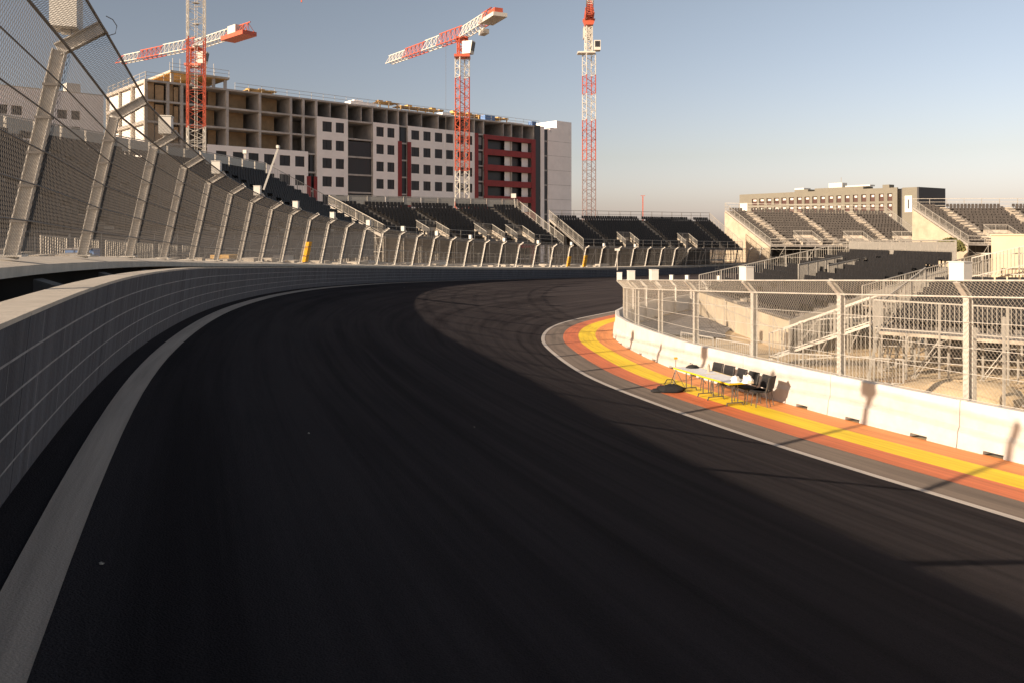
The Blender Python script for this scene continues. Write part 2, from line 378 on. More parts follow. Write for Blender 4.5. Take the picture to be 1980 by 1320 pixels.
# post positions: one post base falls on the sight line through column 20 at y=10.5
def col_of(ss): q_ = bp_(ss, 1.35, .22); return 990+1600*q_.x/q_.y
sp0 = min((s_of_y(FO, 9)+.02*i for i in range(200)), key=lambda ss: abs(col_of(ss)-20))
SP = 4.03
post_s = [sp0+SP*i for i in range(-2, 46)]
s = 0
for ps in post_s:
    if not (s_w0 < ps < s_w1): continue
    b = MB(); a, c = ps-.22, ps+.22
    b.hexa([bp_(a,.32,-1.65), bp_(c,.32,-1.65), bp_(c,1.045,-1.65), bp_(a,1.045,-1.65), bp_(a,.36,-.3), bp_(c,.36,-.3), bp_(c,1.045,-.06), bp_(a,1.045,-.06)])
    b.build('buttress', M['wall_dark'], beam)

def hpost(b, p, q, nrm, tan, w=.125, d=.16, th=.014):
    p = V(p); q = V(q); ax = (q-p).normalized(); n = (nrm-ax*nrm.dot(ax)).normalized()
    for sgn in (-1, 1):
        b.box((p+q)/2+n*sgn*(d/2-th/2), tan*w/2, n*th/2, (q-p)/2)
    b.box((p+q)/2, tan*th/2*1.4, n*(d/2-th-.001), (q-p)/2)
def mesh_bay(b, p00, p10, p01, p11, sp=.1, r=.0028):
    L = (p10-p00).length; H = (p01-p00).length
    def pt(u, v): u /= L; v /= H; return (p00*(1-u)+p10*u)*(1-v)+(p01*(1-u)+p11*u)*v
    slope = 1.35
    k = -H/slope
    while k < L:
        # line u = k + v/slope , mirrored too
        v0 = max(0, -k*slope); v1 = min(H, (L-k)*slope)
        if v1 > v0:
            u0 = k+v0/slope; u1 = k+v1/slope
            b.wire(pt(u0,v0), pt(u1,v1), r); b.wire(pt(L-u0,v0), pt(L-u1,v1), r)
        k += sp
def box_on_post(p, n, t, label, k, size=1.0, pre='outer'):
    o = thing('control_box', label, 'box', p, 'white boxes on top of the '+pre+' fence posts')
    b = MB(); w, d, h = .17*size, .13*size, .19*size
    b.box(p+Z*h, t*w, n*d, Z*h)
    b.build('housing', M['box'], o)
    b = MB(); b.box(p+Z*(2*h+.012), t*(w+.015), n*(d+.015), Z*.01); b.build('lid', M['box'], o)
    b = MB(); b.box(p-Z*.03, t*.04, n*.06, Z*.03); b.build('bracket', M['galv'], o)
    return o
HP = 2.42
fence = thing('catch_fence', 'tall leaning wire catch fence with cranked steel posts behind the outer wall', 'fence', bp_(post_s[2], 1.4, .22))
tops = []
for i, ps in enumerate(post_s):
    p, n, t = at_s(FO, ps); base = bp_(ps, 1.35, .22); hp_ = HP+(.22 if ps < post_s[3]-1 else 0); el = base+Z*hp_+n*hp_*.21; end = el+n*.52+Z*.34
    tops.append((base, el, end, n, t, ps))
for i, (base, el, end, n, t, ps) in enumerate(tops):
    b = MB(); hpost(b, base-Z*.02, el, n, t)
    b.box(base+Z*.012, t*.16, n*.16, Z*.012)
    po = b.build('post', M['galv'], fence)
    b = MB(); hpost(b, el-n*.02, end, n, t, d=.16); b.build('arm', M['galv'], po)
    if i < 6:
        for fr in (.17,.34,.5,.67,.83): b = MB(); b.box(base.lerp(el, fr), t*.072, n*.095, Z*.015); b.build('cable_clamp', M['cable'], po)
for i in range(len(tops)-1):
    A, B = tops[i], tops[i+1]; b = MB(); y = A[0].y
    o_ = .115
    sp = .075 if y < 20 else (.11 if y < 45 else .18)
    r = .0026 if y < 20 else (.0034 if y < 45 else .005)
    a0 = A[0]+A[3]*o_; b0 = B[0]+B[3]*o_; a1 = A[1]+A[3]*o_; b1 = B[1]+B[3]*o_; a2 = A[2]+A[3]*.02+Z*-.09; b2 = B[2]+B[3]*.02+Z*-.09
    mesh_bay(b, a0, b0, a1, b1, sp, r); mesh_bay(b, a1, b1, a2, b2, sp, r)
    b.build('mesh_panel', M['wire'], fence)
for lv, rad in ((.17,.010),(.34,.010),(.5,.010),(.67,.010),(.83,.010),(1.0,.019),(2.0,.019)):
    b = MB()
    pts = []
    for T in tops: pts.append(T[0].lerp(T[1], lv)+T[3]*.13 if lv <= 1 else T[2]+T[3]*.03-Z*.09)
    b.tube(pts, rad, 6); b.build('cable', M['cable'], fence)
k = 0
for i, (base, el, end, n, t, ps) in enumerate(tops):
    if i % 2 == 0 and i >= 2 and base.y < 118:
        lab = 'white box on top of the %s boxed post of the outer fence from the left' % ORD[k] if k else 'large beige box on the leaning fence post at the top left corner'
        box_on_post(el+(end-el)*(.5 if k else .15)+Z*(.14 if k else .22), n, t, lab, k, 1.0 if k else 1.2); k += 1
# cable loop hanging from the near arm
T = tops[2]; b = MB(); e = T[2]
b.tube([e+T[2+1]*.02+Z*.02+V((0,0,.12)), e+T[3]*.10+Z*.10, e+T[3]*.15+Z*.02, e+T[3]*.13-Z*.08, e+T[3]*.03-Z*.12], .006, 5)
b.build('loose_cable', M['cable'], fence)
# padded posts, poles with antenna
def pad(idx, label, h=1.15):
    base, el, end, n, t, ps = tops[idx]; o = thing('yellow_pad', label, 'pad', base+n*.2, 'yellow foam pads on the outer fence posts')
    ax = (el-base).normalized()
    for s_ in (-1, 1):
        b = MB(); c = base+ax*(h/2+.05)+n*.22+t*.17*s_; b.box(c, t*.15, n*.09, ax*h/2); b.build('foam_block', M['yellow'], o)
    b = MB()
    for f_ in (.3,.75): b.box(base+ax*(h*f_+.05)+n*.22, t*.34, n*.10, ax*.02)
    b.build('strap', M['cable'], o)
# ------------------------------------------------------------------ inner barrier blocks + fence
BO = 3.68
s0 = s_of_y(FI, 20.1)
# arc length on the offset curve differs, so step along the offset curve itself
OFF = frames([f[0]+f[1]*BO for f in FI if f[0].y < 90])
s0 = min(OFF, key=lambda f: (f[0]-V((10.7,19.95,-5.1))).length)[3]
prof = [(0,0),(.02,.09),(.06,.40),(.12,.52),(.14,1.12),(.36,1.12),(.50,.40),(.54,0)]
k = 0; seams = [s0+4.0*i for i in range(-3, 17)]
seams = [x for x in seams if x > 1 and x < OFF[-1][3]-5]
GB = 'white precast concrete barrier blocks along the inside of the corner'
nb = len(seams)-1
for i in range(nb):
    a, na, ta = at_s(OFF, seams[i]); c, nc, tc_ = at_s(OFF, seams[i+1]); d = (c-a).normalized(); a = a+d*.012; c = c-d*.012
    L = (c-a).length; nn = V((d.y,-d.x,0)).normalized()
    o = tag(bpy.data.objects.new('concrete_barrier', None), ('%s white concrete barrier block counting from the right edge' % ORD[max(0,i-1)].capitalize()) if i >= 1 else 'white concrete barrier block just outside the right edge', 'barrier', GB)
    C.objects.link(o); o.location = (a+c)/2
    b = MB()
    def q(u, pr): return a+d*u+nn*pr[0]+Z*pr[1]
    nt_ = [(.20*L,.20*L+.48),(.72*L,.72*L+.48)]
    cuts = [0, nt_[0][0], nt_[0][1], nt_[1][0], nt_[1][1], L]
    for j2 in range(5):
        u0, u1 = cuts[j2], cuts[j2+1]; notch = j2 in (1, 3)
        if not notch:
            b.quad(q(u0,prof[0]), q(u1,prof[0]), q(u1,prof[1]), q(u0,prof[1])); b.quad(q(u1,prof[7]), q(u0,prof[7]), q(u0,(.53,.09)), q(u1,(.53,.09)))
        else:
            b.quad(q(u0,(.02,.09)), q(u1,(.02,.09)), q(u1,(.53,.09)), q(u0,(.53,.09)))
            b.quad(q(u0,prof[0]), q(u0,prof[1]), q(u0,(.53,.09)), q(u0,prof[7])); b.quad(q(u1,prof[1]), q(u1,prof[0]), q(u1,prof[7]), q(u1,(.53,.09)))
    ring = [(.02,.09),(.06,.40),(.12,.52),(.14,1.09),(.165,1.12),(.335,1.12),(.36,1.09),(.50,.40),(.53,.09)]
    for r0, r1 in zip(ring, ring[1:]): b.quad(q(0,r0), q(L,r0), q(L,r1), q(0,r1))
    for u in (0, L):
        i_ = len(b.v); rr = [(0,0)]+ring+[(.54,0)]; b.v += [tuple(q(u, r_)) for r_ in rr]; b.f.append(tuple(range(i_, i_+len(rr))))
    b.build('body', M['white_conc'], o)
    b = MB(); cc = c+nn*.25+Z*.2; b.box(c+d*.0+nn*.26+Z*1.126, d*.12, nn*.05, Z*.006); b.build('joint_plate', M['galv'], o)
fin = thing('catch_fence', 'pale wire catch fence standing behind the white barrier at the inside of the corner', 'fence', at_s(OFF, s0)[0])
ip = []
for x in seams:
    p, n, t = at_s(OFF, x+.15); base = p+n*.66-Z*.05; el = V((base.x, base.y, -.0575*base.y-.40)); end = el-n*.42+Z*.40; ip.append((base, el, end, n, t))
for i, (base, el, end, n, t) in enumerate(ip):
    b = MB(); hpost(b, base, el, n, t, w=.15, d=.17); b.box(base+Z*.03, t*.15, n*.15, Z*.015); po = b.build('post', M['galv'], fin)
    b = MB(); hpost(b, el-Z*.02, end, n, t, w=.15, d=.13); b.build('arm', M['galv'], po)
for i in range(len(ip)-1):
    A, B = ip[i], ip[i+1]; b = MB(); y = A[0].y; sp = .10 if y < 32 else .14; r = .0030 if y < 32 else .0034
    lo = Z*1.05
    a0 = A[0]+lo-A[3]*.1; b0 = B[0]+lo-B[3]*.1; a1 = A[1]-A[3]*.1; b1 = B[1]-B[3]*.1
    mesh_bay(b, a0, b0, a1, b1, sp, r); mesh_bay(b, a1, b1, A[2], B[2], sp, r)
    M.setdefault('wire_pale', mat('pale_wire', (.44,.40,.34), .6, .2)); b.build('mesh_panel', M['wire_pale'], fin)
for lv, rad in ((0,.009),(.25,.008),(.5,.008),(.75,.008),(1.0,.022),(2,.022)):
    b = MB(); pts = [(T[0]+Z*1.15).lerp(T[1], lv)-T[3]*.11 if lv <= 1 else T[2] for T in ip]
    b.tube(pts, rad, 6); b.build('cable', M['galv'], fin)
ib = [i for i, T in enumerate(ip)]
# boxes on the posts that carry them (index of post: nearest to measured columns)
def post_at(x, lo, hi):
    return min([T for T in ip if lo < T[0].y < hi], key=lambda T: abs(T[2].x/T[2].y*1600+990-x))
for x, lo, hi, lab, sz in ((1845,15,24,'big white box on the inner fence post nearest the right edge',1.15),(1462,24,34,'big white box on the inner fence post above the black chairs',1.15),
        (1290,30,42,'white box on the inner fence post where the fence starts to bend away',1.15),(1215,36,50,'white box on the inner fence post, second from the left tip of the fence',1.15),(1188,44,56,'white box at the extreme left tip of the inner fence',1.1)):
    T = post_at(x, lo, hi); box_on_post(T[2]+(T[1]-T[2])*.3+Z*.12, T[3], T[4], lab, 0, sz, 'inner')
for q_, (x, lab) in enumerate(((1243,'small white lamp box on the left of the far inner fence posts'),(1331,'small white lamp box in the middle of the far inner fence posts'),(1380,'small white lamp box on the right of the far inner fence posts'))):
    T = post_at(x, 58, 100); box_on_post(T[2]+(T[1]-T[2])*.3+Z*.12, T[3], T[4], lab, 0, .95, 'inner')
T = post_at(1188, 44, 56)
o = thing('antenna_pole', 'thin pole rising from the white box at the left tip of the inner fence', 'pole', T[2]+Z*.6)
b = MB(); b.bar(T[2]+Z*.55, T[2]+Z*1.7, .05); b.build('pole', M['alu'], o); b = MB(); b.box(T[2]+Z*1.72, V((.14,0,0)), V((0,.05,0)), V((0,0,.06))); b.build('antenna', M['box'], o)

# ------------------------------------------------------------------ railings
def railing(b, pts, h=1.1, bar_sp=.14, post_sp=2.0, rw=.045, bw=.016, mid=True):
    pts = [V(p) for p in pts]
    for p, q in zip(pts, pts[1:]):
        L = (q-p).length; n = max(1, int(L/post_sp))
        b.bar(p+Z*h, q+Z*h, rw); b.bar(p+Z*.12, q+Z*.12, rw*.8)
        for i in range(n+1): x = p.lerp(q, i/n); b.bar(x-Z*.05, x+Z*h, rw)
        if bar_sp:
            m = max(1, int(L/bar_sp))
            for i in range(1, m): x = p.lerp(q, i/m); b.bar(x+Z*.12, x+Z*h, bw)
        if not bar_sp and mid: b.bar(p+Z*h*.55, q+Z*h*.55, rw*.7)

# ------------------------------------------------------------------ grandstands
def seat_geo():
    b = MB()
    # moulded bucket: pan, curved back, lip ; local: x across, -y forward
    w = .22
    b.hexa([V((-w,-.22,.36)), V((w,-.22,.36)), V((w,.16,.33)), V((-w,.16,.33)), V((-w,-.22,.40)), V((w,-.22,.40)), V((w,.16,.37)), V((-w,.16,.37))])
    b.hexa([V((-w,.14,.35)), V((w,.14,.35)), V((w,.19,.35)), V((-w,.19,.35)), V((-w*.85,.20,.80)), V((w*.85,.20,.80)), V((w*.85,.25,.80)), V((-w*.85,.25,.80))])
    b.box((0,0,.18), (.03,0,0), (0,.03,0), (0,0,.18))
    return b
SG = seat_geo(); M['brown_pl'] = mat('brown_plastic', (.040,.034,.030), .75, var=.35, scale=2); seat_meshes = {k_: SG.mesh('seat', M[k_]) for k_ in ('black_pl','brown_pl')}  # second seat plastic is lighter and browner than the black one
def grandstand(label, FL, FR, BL, BR, n, aisles=(), vom=(), zg=-7, pitch=.5, group=None, rear=True, sides=(True, True), keep=60, skirt=False, aisle_w=.85, seat_mat='black_pl', rail_near=True, side_sheet=False, seat_scale=1.0, rear_panels=False, cat='grandstand', front_rail=True, rear_sheet=True, front_sheet=False):
    o = thing('grandstand', label, cat, ((FL+FR)/2).to_tuple()[:2]+(zg,), group or 'temporary grandstands around the corner')
    def pt(u, v): return (FL*(1-u)+FR*u)*(1-v)+(BL*(1-u)+BR*u)*v
    b = MB()
    for i in range(n):
        z0 = (FL.z*(1-i/n)+BL.z*i/n, FR.z*(1-i/n)+BR.z*i/n)
        v0, v1 = i/n, (i+1)/n
        def s_(u, v, lvl): p = pt(u, v); q = pt(u, lvl/n); return V((p.x, p.y, q.z))
        b.quad(s_(0,v0,i), s_(1,v0,i), s_(1,v1,i), s_(0,v1,i))
        lo = i-1 if i else -.7
        b.quad(s_(0,v0,lo), s_(1,v0,lo), s_(1,v0,i), s_(0,v0,i))
    b.build('deck', M['deck'], o)
    for a in aisles:
        b = MB()
        for i in range(n):
            for hf in (0, .5):
                v0 = (i+hf)/n; v1 = (i+hf+.5)/n
                c0 = pt(a, v0); c1 = pt(a, v1); al = (pt(min(1,a+.01), v0)-pt(max(0,a-.01), v0)).normalized()*aisle_w/2
                zz = pt(a, (i+hf)/n).z+.03
                b.hexa([V((c0-al).to_tuple()[:2]+(zz-.16,)), V((c0+al).to_tuple()[:2]+(zz-.16,)), V((c1+al).to_tuple()[:2]+(zz-.16,)), V((c1-al).to_tuple()[:2]+(zz-.16,)),
                        V((c0-al).to_tuple()[:2]+(zz,)), V((c0+al).to_tuple()[:2]+(zz,)), V((c1+al).to_tuple()[:2]+(zz,)), V((c1-al).to_tuple()[:2]+(zz,))])
        b.build('aisle_stair', M['steps'], o)
    seats = []
    for i in range(n):
        v = (i+.62)/n; p0 = pt(0, v); p1 = pt(1, v); L = (p1-p0).length; m = int(L/pitch)
        for k in range(m):
            u = (k+.5)/m
            if any(abs(u-a)*L < aisle_w/2+.12 for a in aisles): continue
            if any(abs(u-a)*L < wv/2 and i < kv for a, wv, kv in vom): continue
            if u*L < .6 or (1-u)*L < .6: continue
            p = pt(u, v); z = pt(u, i/n).z
            fwd = pt(u, 0)-pt(u, 1); fwd.z = 0
            along = (p1-p0); along.z = 0; nf = V((along.y,-along.x,0)).normalized()
            if nf.dot(fwd) < 0: nf = -nf
            seats.append((V((p.x, p.y, z)), math.atan2(nf.y, nf.x)+math.pi/2))
    order = sorted(range(len(seats)), key=lambda k_: seats[k_][0].length)
    inframe = [k_ for k_ in order if seats[k_][0].y > 1 and abs(seats[k_][0].x/seats[k_][0].y) < .60]
    big = set(inframe[:keep]); b = MB()
    for k_, (p, rz) in enumerate(seats):
        if k_ in big:
            so_ = bpy.data.objects.new('seat', seat_meshes[seat_mat]); C.objects.link(so_); so_.parent = o
            so_.location = p-o.location; so_.rotation_euler = (0, 0, rz); so_.scale = (seat_scale,)*3; continue
        i0 = len(b.v); cz, sz = math.cos(rz), math.sin(rz)
        b.v += [(p.x+(x*cz-y*sz)*seat_scale, p.y+(x*sz+y*cz)*seat_scale, p.z+z*seat_scale) for x, y, z in SG.v]
        b.f += [tuple(i0+q for q in f) for f in SG.f]
    st = b.build('seats', M[seat_mat], o); st['kind'] = 'stuff'
    for sd_, u in ((0, 0.0), (1, 1.0)):
        if sides[sd_]:
            b = MB()
            if rail_near or u > 0: railing(b, [pt(u, 0), pt(u, 1)], 1.15, .18, 1.6, .06, .022); b.build('side_railing', M['alu'], o)
            b = MB()     # stringer board + scaffold tower of the end frame
            N = 6
            for i in range(N):
                p, q = pt(u, i/N), pt(u, (i+1)/N); b.bar(p-Z*.25, q-Z*.25, .07, .35)
                b.bar(V((q.x, q.y, zg)), q-Z*.3, .07)
                b.bar(V((p.x, p.y, zg+.2)), q-Z*.5, .045)
                for zz in range(1, 5):
                    z = zg+1.6*zz
                    if z < q.z-.6: b.bar(V((p.x,p.y,z)), V((q.x,q.y,z)), .045)
            b.build('end_frame', M['alu'], o)
    if rear:
        b = MB(); L = (BR-BL).length; railing(b, [BL, BR], 1.2, 0, 2.4, .07); b.build('rear_railing', M['alu'], o)
        if rear_panels:
            b = MB(); m = int(L/2.4)
            for i in range(m):
                p = BL.lerp(BR, (i+.04)/m); q = BL.lerp(BR, (i+.96)/m); b.bar((p+Z*.62), (q+Z*.62), .02, 1.0)
            b.build('rear_panel', M['alu'], o)
    if side_sheet:
        N = 6
        for i in range(N):
            b = MB(); p = pt(0, i/N); q = pt(0, (i+1)/N); al = (FL-FR).normalized()*.08
            b.quad(V((p.x,p.y,zg))+al, V((q.x,q.y,zg))+al, q-Z*.5+al, p-Z*.5+al); b.build('side_sheet', M['skirt'], o)
    if rear_sheet:
        b = MB(); N = 6
        for i in range(N):
            p = BL.lerp(BR, i/N); q = BL.lerp(BR, (i+1)/N); b.quad(V((p.x,p.y,zg)), V((q.x,q.y,zg)), q-Z*.3, p-Z*.3)
        b.build('rear_sheet', M['deck'], o)
    if front_rail:
        b = MB(); railing(b, [FL, FR], 1.1, .16 if FL.y < 70 else 0, 2.0, .05, .02); b.build('front_railing', M['alu'], o)
    b = MB(); m = max(2, int((FR-FL).length/2.4))
    for i in range(m+1):
        for v in (0, .35, .7, 1.0):
            p = pt(i/m, v); b.bar(V((p.x, p.y, zg)), p-Z*.15, .06)
        p = pt(i/m, 0)
        if i < m:
            q = pt((i+1)/m, 0)
            if i % 2 == 0: b.bar(V((p.x,p.y,zg+.1)), q-Z*.2, .045)
            for zz in (1.2, 2.6, 4.0):
                if zg+zz < p.z-.4: b.bar(V((p.x,p.y,zg+zz)), V((q.x,q.y,zg+zz)), .045)
    b.build('scaffold_legs', M['alu'], o)
    if front_sheet:
        b = MB(); b.quad(V((FL.x,FL.y,zg)), V((FR.x,FR.y,zg)), FR-Z*.1, FL-Z*.1); b.build('front_board', M['deck'], o)
    if skirt:
        b = MB(); m = max(2, int((FR-FL).length/2.5))
        for i in range(m):
            p = FL.lerp(FR, (i+.01)/m); q = FL.lerp(FR, (i+.99)/m)
            b.quad(V((p.x,p.y,zg+.02)), V((q.x,q.y,zg+.02)), q-Z*.05, p-Z*.05)
        sk = b.build('skirt_sheet', M['skirt'], o)
    for a, wv, kv in vom:
        b = MB(); vd = (kv)/n; al = (pt(min(1,a+.01), 0)-pt(max(0,a-.01), 0)).normalized()*wv/2
        A0, A1 = pt(a, 0)-al, pt(a, vd)-al; B0, B1 = pt(a, 0)+al, pt(a, vd)+al
        railing(b, [A0, A1, B1, B0], 1.15, .17, 1.3, .055, .022)
        b.build('entrance_railing', M['alu'], o)
        b = MB()
        for X0, X1 in ((A0, A1), (A1, B1), (B1, B0)): b.bar(X0+Z*.15, X1+Z*.15, .04, .5)
        b.build('entrance_side_panel', M['steps'], o)
    return o
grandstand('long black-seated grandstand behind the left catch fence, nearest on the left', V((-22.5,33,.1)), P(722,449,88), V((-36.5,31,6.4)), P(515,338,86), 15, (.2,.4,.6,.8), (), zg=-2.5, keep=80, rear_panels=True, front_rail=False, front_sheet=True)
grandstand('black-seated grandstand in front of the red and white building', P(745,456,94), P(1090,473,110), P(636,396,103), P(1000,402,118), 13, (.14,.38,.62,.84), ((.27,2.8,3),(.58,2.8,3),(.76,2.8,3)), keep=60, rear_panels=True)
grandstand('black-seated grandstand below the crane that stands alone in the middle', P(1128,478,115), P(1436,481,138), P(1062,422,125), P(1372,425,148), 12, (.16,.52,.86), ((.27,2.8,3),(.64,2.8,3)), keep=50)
grandstand('wide sunlit grandstand in front of the low ochre building', P(1490,474,148), P(1795,476,138), P(1402,405,160), P(1712,412,150), 14, (.13,.45,.78), ((.28,3.2,3),(.60,3.2,3),(.9,3,3)), keep=50, side_sheet=True, seat_mat='brown_pl', aisle_w=1.5)
grandstand('sunlit grandstand with pale stairs at the far right edge', P(1872,471,122), P(2250,478,112), P(1765,399,134), P(2150,399,124), 14, (.14,.48,.8), ((.24,3.2,4),(.56,3,4)), keep=50, side_sheet=True, seat_mat='brown_pl', aisle_w=1.5)
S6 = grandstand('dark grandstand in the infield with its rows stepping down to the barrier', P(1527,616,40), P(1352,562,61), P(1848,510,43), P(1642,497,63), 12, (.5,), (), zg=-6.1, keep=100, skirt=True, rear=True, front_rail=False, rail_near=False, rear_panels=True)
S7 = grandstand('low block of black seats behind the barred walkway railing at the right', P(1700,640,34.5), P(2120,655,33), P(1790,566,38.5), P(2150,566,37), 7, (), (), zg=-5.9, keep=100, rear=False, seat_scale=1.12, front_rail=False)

# walkway platform with barred railing in front of the low block
wk = thing('walkway', 'raised scaffold walkway with barred railing in front of the low seat block', 'walkway', (17,31,-5.8))
W0, W1 = P(1690,640,31.5), P(2090,668,29); W2, W3 = P(1705,634,32.8), P(2110,655,30.6)
b = MB(); b.hexa([W0-Z*.12, W1-Z*.12, W3-Z*.12, W2-Z*.12, W0, W1, W3, W2]); b.build('platform', M['steps'], wk)
b = MB(); railing(b, [W0, W1], 1.18, .15, 1.9, .055, .02); railing(b, [W2, W0], 1.15, .15, 1.5, .05, .02); b.build('railing', M['alu'], wk)
b = MB()
for i in range(7):
    for A, B in ((W0, W1), (W2, W3)):
        p = A.lerp(B, i/6); b.bar(V((p.x,p.y,-5.9)), p, .06)
        if i < 6:
            q = A.lerp(B, (i+1)/6); b.bar(V((p.x,p.y,p.z-1)), V((q.x,q.y,q.z-1)), .035)
            if i % 2: b.bar(V((p.x,p.y,-5.7)), q-Z*.15, .03)
b.build('scaffold_legs', M['alu'], wk)
# stair from the sand to the walkway, and the long ramp railing
def stair(name, label, A, B, w, rail=True, zg=-6):
    o = thing(name, label, 'stairs', (A.x, A.y, zg)); d = (B-A); n = max(3, int(abs(d.z)/.17)); hd = V((d.x,d.y,0)).normalized(); sd_ = V((hd.y,-hd.x,0))*w/2
    b = MB()
    for i in range(n):
        p = A.lerp(B, i/n); q = A.lerp(B, (i+1)/n); z = q.z
        b.hexa([V((*(p-sd_).xy, z-.05)), V((*(p+sd_).xy, z-.05)), V((*(q+sd_).xy, z-.05)), V((*(q-sd_).xy, z-.05)), V((*(p-sd_).xy, z)), V((*(p+sd_).xy, z)), V((*(q+sd_).xy, z)), V((*(q-sd_).xy, z))])
    b.build('treads', M['steps'], o)
    for s_ in (-1, 1):
        b = MB(); b.bar(A+sd_*s_, B+sd_*s_, .05, .10); b.build('stringer', M['alu'], o)
        b = MB(); railing(b, [A+sd_*s_, B+sd_*s_], 1.1, .15, 1.4, .05, .02); b.build('railing', M['alu'], o)
    b = MB()
    for f_ in (.35,.7,1):
        for s_ in (-1, 1): p = A.lerp(B, f_)+sd_*s_; b.bar(V((p.x,p.y,zg)), p, .055)
    b.build('legs', M['alu'], o)
    return o
stair('staircase', 'barred steel stairs rising from the sand to the walkway beside the dark infield stand', P(1500,690,36), P(1692,625,33.5), 1.5)
stair('staircase', 'long barred steel stairs climbing along the near side of the dark infield stand', P(1690,600,39), P(1925,532,42.5), 1.4)
stair('staircase', 'short steel stairs in the middle of the dark infield stand', P(1572,548,50), P(1655,528,56), 1.8)

scr = thing('barred_screen', 'row of tall barred panels under the stairs beside the dark infield stand', 'fence', P(1545,696,34.5))
b = MB(); railing(b, [P(1545,700,34.8), P(1600,696,34.2), P(1690,694,33.2)], 1.7, .16, 1.9, .045, .018); b.build('panels', M['alu'], scr)
# cream cabin at the right edge
cb = thing('site_cabin', 'cream sheet-metal cabin at the right edge behind the barred stairs', 'cabin', (26.5,41,-6.2))
th = math.radians(30.2); cr_ = V((math.sin(th), math.cos(th), 0)); cx_ = V((math.cos(th), -math.sin(th), 0)); cp = V((23.75, 41, 0))
def cbox(b, u0, u1, v0, v1, z0, z1): b.hexa([cp+cx_*u0+cr_*v0+Z*z0, cp+cx_*u1+cr_*v0+Z*z0, cp+cx_*u1+cr_*v1+Z*z0, cp+cx_*u0+cr_*v1+Z*z0, cp+cx_*u0+cr_*v0+Z*z1, cp+cx_*u1+cr_*v0+Z*z1, cp+cx_*u1+cr_*v1+Z*z1, cp+cx_*u0+cr_*v1+Z*z1])
b = MB(); cbox(b, 0, 9, 0, 4, -6.2, -.15); b.build('body', M['cream'], cb)
b = MB(); cbox(b, -.06, 9.06, -.06, 4.06, -.149, -.07); b.build('roof', M['cream'], cb)
for i in range(1, 5): b = MB(); cbox(b, i*1.8, i*1.8+.05, -.03, -.005, -6.1, -.2); b.build('panel_joint', M['skirt'], cb)
b = MB(); railing(b, [cp-cr_*2+cx_*(-.4)+Z*-2.1, cp-cr_*2+cx_*7+Z*-2.0], 1.1, .15, 1.6, .05, .02); railing(b, [cp-cr_*2.6+cx_*(-.8)+Z*-2.2, cp-cr_*2.6+cx_*5+Z*-.6], 1.0, .15, 1.6, .05, .02); b.build('railing', M['alu'], cb)

# ------------------------------------------------------------------ infield clutter
def ground_z(x, y):
    f = min(FI[::4], key=lambda f: (f[0].xy-V((x,y))).length); o = (V((x,y))-f[0].xy).length
    for (a, za), (c, zc) in zip(ioffs, ioffs[1:]):
        if a <= o <= c: return f[0].z+za+(zc-za)*(o-a)/(c-a)
    return f[0].z-.5
def gp(x, y, dz=0): return V((x, y, ground_z(x, y)+dz))
b = MB(); mc = gp(14.6, 27.5, -.1)
b.blob(mc, 2.6, 1.5, .75, 18, .10, 3); o = tag(b.build('sand_mound', M['sand'], smooth=True), 'smooth heap of pale sand behind the inner barrier', 'heap')
for i, (x, y, rx, rz_, lab) in enumerate(((18.8,26.5,1.6,.5,'low heap of sand near the right edge behind the barrier'),(10.8,33,1.2,.35,'small heap of sand before the pale skirt sheets'))):
    b = MB(); b.blob(gp(x,y,-.08), rx, rx*.7, rz_, 14, .12, 9+i); tag(b.build('sand_mound', M['sand'], smooth=True), lab, 'heap')
for i, (xa, ya, xb, yb, lab) in enumerate(((11.2,25.6,13.4,29,'long dark pipe lying on the sand behind the barrier'),(13.8,24.2,18.2,24.9,'second pipe lying on the sand close to the barrier'),(16.2,26.3,19.4,24.2,'thin scaffold tube lying slantwise on the sand at the right'),(8.4,32.4,10.6,30.2,'short pipe on the sand left of the stairs'))):
    b = MB(); b.tube([gp(xa,ya,.08), gp((xa+xb)/2,(ya+yb)/2,.07), gp(xb,yb,.08)], .05, 8); tag(b.build('pipe', M['cable'] if i != 1 else M['galv']), lab, 'pipe')
for i, (x, y, h, l, lab) in enumerate(((12.35,28.9,2.6,.55,'thin white pole leaning over the sand below the stairs'),(14.1,25.2,2.6,0,'tall thin scaffold standard behind the barrier, left of the sand heap'),(15.4,25.9,2.9,0,'pale scaffold standard right of the sand heap'),(17.9,24.4,2.6,.05,'pale scaffold pole nearest the right edge'))):
    b = MB(); p = gp(x,y); b.bar(p, p+V((l,0,h)), .07); b.box(p+Z*.01, (.1,0,0), (0,.1,0), (0,0,.01)); tag(b.build('scaffold_pole', M['alu']), lab, 'pole', 'scaffold poles standing in the sand')
for i in range(9):
    x = 12.8+i*.85+random.uniform(-.2,.2); y = 29.6+random.uniform(-.5,.5)
    pass
# stacked crowd barriers and planks
def crowd_barrier(label, A, B, h=1.05, lean=V((0,0,0))):
    o = thing('crowd_barrier', label, 'barrier', A, 'crowd control barriers in the infield')
    b = MB(); b.bar(A+Z*h+lean, B+Z*h+lean, .045); b.bar(A+Z*.18, B+Z*.18, .04); b.bar(A, A+Z*h+lean, .045); b.bar(B, B+Z*h+lean, .045); b.build('frame', M['galv'], o)
    b = MB()
    for k_ in range(1, 17): p = A.lerp(B, k_/17); b.bar(p+Z*.18, p+Z*h+lean, .018)
    b.build('bars', M['galv'], o)
for i, (xa, ya, xb, yb) in enumerate(((9.9,30.8,11.9,30.2),(12.0,30.1,14.0,29.6),(7.6,37.2,8.6,35.4),(8.7,35.2,9.6,33.4))):
    crowd_barrier('%s grey crowd control barrier on the sand, counting from the right' % ORD[[1,0,3,2][i]], gp(xa,ya), gp(xb,yb))
